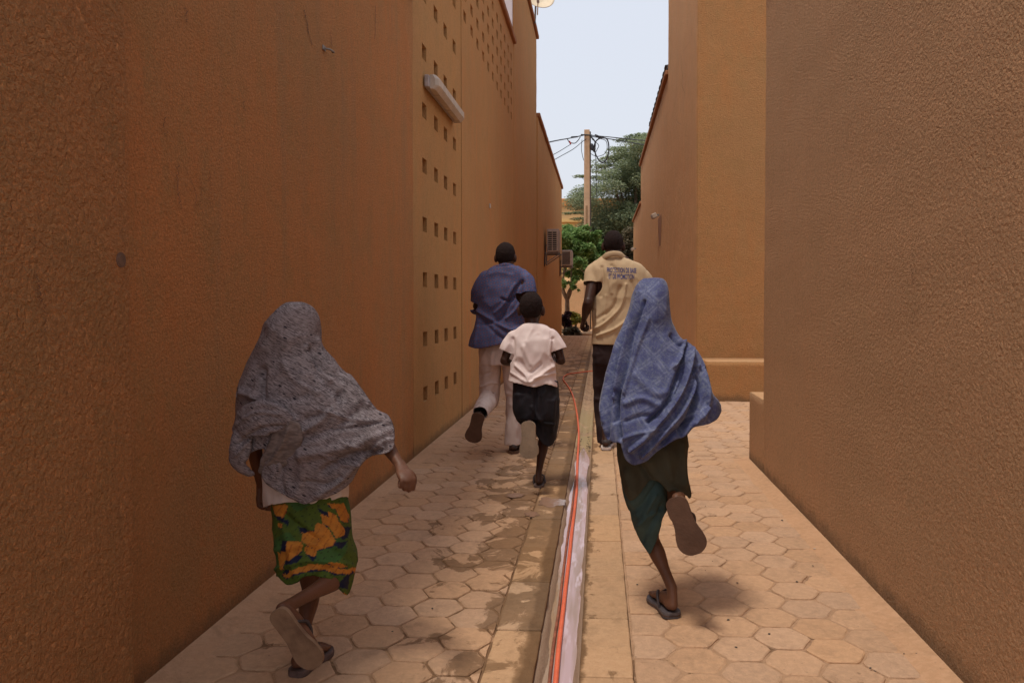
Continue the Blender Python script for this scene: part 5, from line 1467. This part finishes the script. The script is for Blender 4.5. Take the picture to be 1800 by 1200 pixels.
eL = (at(886, 634, Y3 - .02) - at(903, 592, Y3)).normalized(); eR = (at(987, 634, Y3 - .02) - at(973, 592, Y3)).normalized()
S_.tube([at(908, 592, Y3), at(899, 601, Y3), at(892, 613, Y3 - .01), at(888, 627, Y3 - .01)], [0.052, 0.050, 0.049, 0.047], seg=18)
S_.tube([at(967, 592, Y3), at(975, 600, Y3), at(982, 611, Y3 - .01), at(987, 625, Y3 - .01)], [0.052, 0.050, 0.049, 0.047], seg=18)
me = garment(S_, 0.006, 3, [([(905, 640), (925, 660), (932, 672), (955, 655), (975, 640)], 0.010, 0.016), ([(915, 635), (930, 655), (950, 640)], 0.012, -0.010), ([(900, 655), (925, 672)], 0.009, 0.010), ([(970, 600), (966, 635), (976, 660)], 0.012, 0.010),
                       ([(902, 595), (904, 640)], 0.010, -0.012), ([(972, 595), (968, 625)], 0.010, -0.012), ([(935, 580), (925, 600)], 0.012, 0.006), ([(940, 665), (975, 655)], 0.010, 0.012), ([(920, 610), (932, 640)], 0.014, 0.008)],
             (0.005, 10, (1, 1, .7)), cuts=[(at(887, 617, Y3 - .01), eL, 0.085), (at(987, 614, Y3 - .01), eR, 0.085), (at(937, 571, Y3 + .01), (0, 0.3, 1), 0.09)],
             poly=[(860, 560), (1010, 560), (1010, 640), (985, 655), (984, 680), (960, 676), (940, 681), (915, 676), (890, 668), (880, 650), (860, 640)])
t = NT('pale cotton'); P = t.loc(); M['pink'] = t.done(t.mix(t.ramp(t.noise(P, 5, 3), .4, .6), (0.70, 0.56, 0.53), (0.76, 0.635, 0.605)), 0.85, t.bump(t.noise(P, 350, 2), 0.001, 0.5), 0.2)
finish(me, p3, 'shirt', M['pink'])
S_ = Prim().loft_px([(903, 980, 662, Y3, 0.092), (902, 982, 690, Y3, 0.105), (901, 984, 715, Y3, 0.105), (905, 982, 735, Y3, 0.10)])
S_.loft_px([(925, 984, 700, Y3, 0.10), (932, 983, 730, Y3 + .01, 0.095), (938, 978, 765, Y3 + .02, 0.085), (940, 974, 800, Y3 + .02, 0.08)])
S_.loft_px([(902, 950, 690, Y3, 0.10), (906, 945, 725, Y3 + .02, 0.09), (910, 942, 750, Y3 + .05, 0.08), (914, 940, 775, Y3 + .05, 0.08)])
me = garment(S_, 0.006, 4, [([(935, 715), (950, 740), (972, 745)], 0.010, 0.010), ([(942, 680), (940, 740)], 0.010, -0.012), ([(975, 700), (970, 760)], 0.012, 0.008), ([(950, 700), (958, 760)], 0.01, -0.006)], (0.004, 11, (1, 1, .6)),
             poly=[(890, 672), (995, 672), (990, 730), (980, 765), (969, 784), (955, 782), (944, 768), (936, 752), (918, 748), (906, 735), (895, 700)])
t = NT('black cotton'); P = t.loc(); M['blackc'] = t.done(t.mix(t.ramp(t.noise(P, 10, 3), .4, .6), (0.006, 0.0055, 0.008), (0.013, 0.011, 0.016)), 0.75, t.bump(t.noise(P, 350, 2), 0.001, 0.5), 0.3)
finish(me, p3, 'shorts', M['blackc'])

# ---- teenager in the navy patterned shirt -------------------------------------------
Y4 = 6.2
g4 = gnd(902, 795); p4 = person('running teenager in navy patterned shirt and pale trousers along the perforated wall', (g4.x, g4.y, 0))
s = 0.95
hd = at(889, 451, Y4 + .05)
B = Prim(); R4 = head(B, hd, 1.04, (0.12, 1, -0.08))
B.tube([hd + Vector((0, -0.03, -0.05)), at(888, 474, Y4), at(886, 484, Y4)], [0.055, 0.053, 0.075])
B.tube([at(886, 484, Y4), at(885, 505, Y4), at(880, 545, Y4), at(877, 585, Y4), at(878, 620, Y4)], [(0.11, 0.07), (0.165, 0.09), (0.145, 0.09), (0.13, 0.085), (0.15, 0.10)], side=(1, 0, 0))
shL, shR = at(852, 495, Y4), at(922, 493, Y4 - .02)
elL, wrL = at(838, 538, Y4 + .06), at(850, 545, Y4 + .3)
arm(B, shL, elL, wrL, s, .95); fist(B, wrL, Vector((0.3, 1, 0.3)), Vector((1, 0, 0)), Vector((0, 0, 1)), 0.95)
elR, wrR = at(926, 545, Y4 - .10), at(922, 535, Y4 + .12)
arm(B, shR, elR, wrR, s, .95); fist(B, wrR, Vector((-0.2, 1, 0.3)), Vector((-1, 0, 0)), Vector((0, 0, 1)), 0.95)
h4 = gnd(901, 793, 0.02); t4 = Vector((h4.x + 0.02, h4.y + 0.24, 0.02))
kn4 = at(905, 700, Y4 + .06); an4 = h4 + Vector((0, 0.045, 0.09))
leg(B, at(897, 620, Y4), kn4, an4, h4, s, .95); foot(B, h4, t4, Vector((0, 0, 1)), 1.0)
hr4 = at(842, 727, 5.78); tr4 = at(830, 775, 5.80); upr4 = Vector((-0.05, 1, 0.15))
knr4 = at(862, 705, Y4 + .05); anr4 = hr4 + upr4.normalized() * 0.085 + (tr4 - hr4).normalized() * 0.04
leg(B, at(862, 622, Y4), knr4, anr4, hr4, s, .95); foot(B, hr4, tr4, upr4, 1.0)
finish(B.grown(0.0055, 4), p4, 'body', M['skin3'])
finish(hair_mesh(hd, 1.05, R4, 8), p4, 'hair', M['hair'])
add_sandal(p4, h4, t4, Vector((0, 0, 1)), 1.05, M['sole_brown'], True, M['strap_dark'], 0.052, 0, 0.02, 'shoe')
add_sandal(p4, hr4, tr4, upr4, 1.05, M['sole_brown'], True, M['strap_dark'], 0.060, 0, 0.018, 'shoe')
# upper parts of the dark shoes
for (h_, t_, u_) in ((h4, t4, Vector((0, 0, 1))), (hr4, tr4, upr4)):
    q = Prim(); foot(q, h_, t_, u_, 1.12, 0.046)
    finish(q.grown(0.005, 4), p4, 'shoe_upper', M['strap_dark'])
S_ = Prim().loft_px([(876, 902, 464, Y4 + .01, 0.06), (862, 916, 472, Y4, 0.075), (847, 928, 484, Y4, 0.09), (841, 930, 502, Y4, 0.115), (838, 930, 530, Y4 - .01, 0.12), (838, 925, 555, Y4 - .01, 0.12), (832, 918, 580, Y4 - .03, 0.13), (825, 910, 605, Y4 - .05, 0.14), (822, 905, 625, Y4 - .05, 0.14)])
S_.tube([at(915, 488, Y4), at(925, 495, Y4 - .02), at(928, 510, Y4 - .05), at(929, 526, Y4 - .08)], [0.07, 0.066, 0.064, 0.062], seg=18)
S_.tube([at(856, 490, Y4), at(846, 505, Y4), at(841, 522, Y4 + .02), at(839, 540, Y4 + .04)], [0.07, 0.066, 0.062, 0.06], seg=18)
eR = Vector((0.1, -0.3, -1)); eL = at(839, 540, Y4 + .04) - at(846, 505, Y4)
me = garment(S_, 0.0065, 4, [([(918, 495), (900, 520), (880, 560), (845, 570)], 0.016, -0.016), ([(838, 545), (860, 560), (895, 580), (915, 575)], 0.014, 0.020), ([(845, 560), (870, 585), (890, 600)], 0.014, -0.014), ([(905, 500), (885, 535), (870, 550)], 0.012, 0.014),
                       ([(920, 520), (905, 545), (890, 560)], 0.010, 0.016), ([(860, 480), (850, 520)], 0.012, 0.008), ([(840, 575), (835, 605)], 0.012, 0.012), ([(870, 580), (862, 610)], 0.014, 0.012), ([(882, 525), (895, 530), (905, 522)], 0.012, -0.018)],
             (0.007, 7, (1, 1, .8)), cuts=[(at(928, 517, Y4 - .06), eR, 0.10), (at(839, 530, Y4 + .03), eL, 0.09), (at(888, 469, Y4 + .01), (0.05, 0.3, 1), 0.10)],
             poly=[(800, 455), (960, 455), (960, 560), (925, 590), (915, 606), (880, 606), (846, 613), (826, 610), (818, 600), (815, 560)])
t = NT('navy print shirt'); P = t.loc()
mp = t.new('ShaderNodeMapping'); t.con(P, mp.inputs[0]); mp.inputs['Rotation'].default_value = (0, math.radians(12), 0); mp.inputs['Scale'].default_value = (38, 38, 38)
X_, _, Z_ = t.sep(mp.outputs[0])
f1_ = t.math('ABSOLUTE', t.math('SUBTRACT', t.math('FRACT', X_), 0.5)); f2_ = t.math('ABSOLUTE', t.math('SUBTRACT', t.math('FRACT', Z_), 0.5))
dot_ = t.ramp(t.math('ADD', f1_, f2_), 0.34, 0.24)
c = t.mix(t.ramp(t.noise(P, 6, 3), .35, .65), (0.038, 0.042, 0.105), (0.060, 0.066, 0.15))
c = t.mix(t.math('MULTIPLY', dot_, 0.8), c, (0.16, 0.07, 0.09))
c = t.mix(t.math('MULTIPLY', t.ramp(t.math('MAXIMUM', f1_, f2_), 0.42, 0.49), 0.5), c, (0.11, 0.13, 0.24))
M['navy'] = t.done(c, 0.75, t.bump(t.noise(P, 300, 2), 0.001, 0.5), 0.3)
sh4 = finish(me, p4, 'shirt', M['navy'])
q = Prim().tube([at(873, 470, Y4 - .04), at(888, 466, Y4 - .065), at(903, 469, Y4 - .04)], [(0.018, 0.008)] * 3, side=(0, 0, 1), seg=12)
obj('collar', off(q.mesh(), p4.location), M['navy'], sh4)
S_ = Prim().loft_px([(843, 912, 595, Y4, 0.11), (842, 914, 620, Y4, 0.12), (843, 916, 640, Y4, 0.12)])
S_.loft_px([(880, 918, 620, Y4, 0.105), (886, 920, 665, Y4 + .04, 0.10), (890, 919, 705, Y4 + .05, 0.10), (889, 917, 750, Y4 + .02, 0.10), (888, 916, 778, Y4 + .0, 0.10), (888, 916, 800, Y4 + .0, 0.10)])
S_.tube([at(862, 625, Y4), at(861, 665, Y4 + .04), at(860, 698, Y4 + .04), at(856, 706, Y4 - .08), at(850, 715, Y4 - .22), at(846, 722, Y4 - .33), at(843, 728, Y4 - 0.42)], [(0.088, 0.105), (0.084, 0.09), (0.078, 0.082), (0.075, 0.075), (0.066, 0.066), (0.058, 0.058), (0.052, 0.052)], seg=18)
me = garment(S_, 0.0065, 4, [([(845, 680), (865, 672), (880, 676)], 0.008, 0.012), ([(846, 660), (870, 650)], 0.010, -0.010), ([(845, 700), (870, 690)], 0.008, -0.010), ([(865, 620), (862, 660)], 0.014, 0.008), ([(892, 690), (915, 700)], 0.012, 0.008), ([(840, 705), (862, 715)], 0.009, 0.009), ([(838, 715), (858, 728)], 0.007, -0.008)],
             (0.006, 9, (1, 1, .7)), cuts=[(at(843.5, 726, Y4 - .38), Vector((-0.1, -1, -0.5)), 0.10), (at(902, 779, Y4), (0, 0, -1), 0.16)])
t = NT('pale trousers'); P = t.loc(); M['paletr'] = t.done(t.mix(t.ramp(t.noise(P, 4, 3), .4, .6), (0.52, 0.41, 0.37), (0.60, 0.49, 0.45)), 0.85, t.bump(t.noise(P, 300, 2), 0.001, 0.5), 0.2)
finish(me, p4, 'trousers', M['paletr'])

# ---- man in the sand-coloured polo shirt ---------------------------------------------
Y5 = 6.4
g5 = gnd(1065, 790); p5 = person('running man in sand coloured polo shirt with blue lettering across the back', (g5.x, g5.y, 0))
s = 1.0
hd = at(1078, 431, Y5 + .06)
B = Prim(); R5 = head(B, hd, 1.10, (0.0, 1, -0.05))
B.tube([hd + Vector((0, -0.03, -0.05)), at(1079, 455, Y5), at(1081, 465, Y5)], [0.065, 0.066, 0.085])
B.tube([at(1082, 464, Y5), at(1085, 485, Y5), at(1085, 530, Y5), at(1080, 575, Y5), at(1080, 612, Y5)], [(0.13, 0.08), (0.20, 0.105), (0.185, 0.11), (0.165, 0.11), (0.17, 0.115)], side=(1, 0, 0))
shL, shR = at(1046, 478, Y5), at(1128, 482, Y5)
elL, wrL = at(1034, 532, Y5 - .12), at(1027, 560, Y5 + .05)
arm(B, shL, elL, wrL, s, 1.15)
fist(B, wrL, at(1022, 578, Y5 + .10) - wrL, Vector((1, 0.2, 0)), Vector((0.1, 1, 0.2)), 1.08)
elR, wrR = at(1146, 535, Y5 - .05), at(1140, 520, Y5 + .2)
arm(B, shR, elR, wrR, s, 1.15); fist(B, wrR, Vector((-0.2, 1, 0.5)), Vector((-1, 0, 0)), Vector((0, 0, 1)), 1.08)
h5 = gnd(1065, 786, 0.03); t5 = Vector((h5.x + 0.01, h5.y + 0.26, 0.03))
kn5 = at(1062, 700, Y5 + .08); an5 = h5 + Vector((0, 0.05, 0.09))
leg(B, at(1062, 615, Y5), kn5, an5, h5, s, 1.0); foot(B, h5, t5, Vector((0, 0, 1)), 1.05)
kn6 = at(1108, 690, Y5 + .18); h6 = at(1112, 740, Y5 - .30); t6 = h6 + Vector((0.02, 0.03, -0.25)); u6 = Vector((0, 1, 0.1)); an6 = h6 + Vector((0, 0.09, -0.03))
leg(B, at(1100, 615, Y5), kn6, an6, h6, s, 1.0); foot(B, h6, t6, u6, 1.05)
finish(B.grown(0.0055, 4), p5, 'body', M['skin3'])
finish(hair_mesh(hd, 1.11, R5, 5), p5, 'hair', M['hair'])
for (h_, t_, u_) in ((h5, t5, Vector((0, 0, 1))), (h6, t6, u6)):
    q = Prim(); foot(q, h_, t_, u_, 1.2, 0.046)
    finish(q.grown(0.005, 4), p5, 'shoe_upper', M['strap_dark'])
    add_sandal(p5, h_, t_, u_, 1.1, M['white_cloth'], False, None, 0.050, 0, 0.02, 'shoe_sole')
S_ = Prim().loft_px([(1060, 1096, 449, Y5 + .02, 0.075), (1050, 1110, 457, Y5 + .01, 0.09), (1040, 1130, 467, Y5, 0.105), (1036, 1138, 480, Y5, 0.125), (1039, 1136, 505, Y5, 0.14), (1041, 1130, 535, Y5, 0.14), (1040, 1126, 565, Y5 - .01, 0.145), (1041, 1124, 595, Y5 - .01, 0.145), (1041, 1124, 622, Y5 - .01, 0.145)])
S_.tube([at(1054, 474, Y5), at(1044, 482, Y5), at(1040, 494, Y5 - .03), at(1038, 508, Y5 - .06)], [0.082, 0.078, 0.068, 0.064], seg=18)
S_.tube([at(1118, 480, Y5), at(1128, 488, Y5), at(1136, 500, Y5), at(1140, 513, Y5 - .02)], [0.078, 0.073, 0.068, 0.064], seg=18)
me = garment(S_, 0.0065, 4, [([(1058, 470), (1060, 490), (1056, 520)], 0.014, -0.014), ([(1075, 466), (1085, 476), (1090, 486)], 0.012, -0.010), ([(1100, 500), (1090, 540), (1060, 570), (1042, 578)], 0.012, 0.016), ([(1090, 505), (1078, 540), (1050, 560)], 0.016, -0.012), ([(1050, 590), (1080, 578), (1105, 560)], 0.012, 0.015),
                       ([(1065, 520), (1062, 560)], 0.014, 0.008), ([(1045, 545), (1044, 575)], 0.010, -0.008), ([(1110, 495), (1120, 520)], 0.014, -0.010), ([(1070, 490), (1075, 515)], 0.012, 0.009)],
             (0.005, 7, (1, 1, .7)), cuts=[(at(1039, 499, Y5 - .04), Vector((-0.1, -0.35, -1)), 0.11), (at(1140, 506, Y5), Vector((0.2, -0.2, -1)), 0.11), (at(1079, 452, Y5 + .02), (0, 0.35, 1), 0.12), (at(1082, 604, Y5), (0, 0, -1), 0.4)])
t = NT('sand cotton'); P = t.loc(); M['polo'] = t.done(t.mix(t.ramp(t.noise(P, 5, 3), .4, .6), (0.46, 0.325, 0.195), (0.52, 0.375, 0.23)), 0.85, t.bump(t.noise(P, 300, 2), 0.001, 0.5), 0.2)
polo = finish(me, p5, 'shirt', M['polo'])
q = Prim().tube([at(1058, 456, Y5 - .02), at(1066, 449, Y5 - .075), at(1079, 446, Y5 - .09), at(1091, 448, Y5 - .075), at(1099, 455, Y5 - .02)], [(0.024, 0.009)] * 5, side=(0, 0, 1), seg=12)
obj('collar', off(q.mesh(), p5.location), M['polo'], polo)
bv = BVHTree.FromPolygons([v.co[:] for v in polo.data.vertices], [p_.vertices[:] for p_ in polo.data.polygons])
M['ink'] = flat('blue print ink', (0.06, 0.07, 0.20), 0.8, 0.1, 20)
for txt, pxl, pxr, pyl, pyr in (('PROTECTION DE BASE', 1067, 1119, 474, 475), ('ET DE PROMOTION', 1070, 1115, 485, 486)):
    cu = bpy.data.curves.new('lettering', 'FONT'); cu.body = txt; cu.size = 1; cu.offset = 0.02
    to = bpy.data.objects.new('tmp', cu); COL.objects.link(to)
    dg = bpy.context.evaluated_depsgraph_get(); dg.update()
    me = bpy.data.meshes.new_from_object(to.evaluated_get(dg)); bpy.data.objects.remove(to)
    a = coords(me); x0, x1 = a[:, 0].min(), a[:, 0].max()
    A, Bp = at(pxl, pyl, Y5 - .14), at(pxr, pyr, Y5 - .14)
    wd = (Bp - A).length; hgt = 8.5 * scl(Y5)
    bm = bmesh.new(); bm.from_mesh(me)
    bmesh.ops.triangulate(bm, faces=bm.faces)
    for v in bm.verts:
        k = (v.co.x - x0) / (x1 - x0)
        w_ = A.lerp(Bp, k) + Vector((0, 0, v.co.y / 0.72 * hgt - hgt * 0.5))
        l = w_ - p5.location
        hit = bv.ray_cast(Vector((l.x, l.y - 1, l.z)), Vector((0, 1, 0)))
        v.co = (hit[0] + Vector((0, -0.0025, 0))) if hit[0] else l
    bm.to_mesh(me); bm.free()
    obj('lettering', me, M['ink'], polo)
S_ = Prim().loft_px([(1042, 1120, 590, Y5, 0.13), (1042, 1120, 615, Y5, 0.135), (1044, 1118, 640, Y5, 0.13)])
S_.loft_px([(1042, 1086, 620, Y5, 0.12), (1043, 1082, 665, Y5 + .05, 0.10), (1044, 1080, 705, Y5 + .07, 0.09), (1048, 1078, 745, Y5 + .04, 0.08), (1051, 1077, 778, Y5 + .02, 0.075), (1052, 1077, 800, Y5, 0.07)])
S_.tube([at(1100, 625, Y5), at(1104, 660, Y5 + .1), kn6, at(1110, 712, Y5 - .03), at(1112, 735, Y5 - .18)], [0.10, 0.095, 0.085, 0.075, 0.065], seg=18)
me = garment(S_, 0.007, 4, [([(1045, 700), (1075, 705)], 0.012, 0.008)], (0.006, 8, (1, 1, .7)), cuts=[(at(1064, 777, Y5 + .02), (0, 0, -1), 0.12)])
t = NT('dark brown trousers'); P = t.loc(); M['darktr'] = t.done(t.mix(t.ramp(t.noise(P, 4, 3), .4, .6), (0.022, 0.012, 0.013), (0.034, 0.020, 0.020)), 0.8, t.bump(t.noise(P, 300, 2), 0.001, 0.5), 0.25)
finish(me, p5, 'trousers', M['darktr'])
bpy.context.view_layer.update()
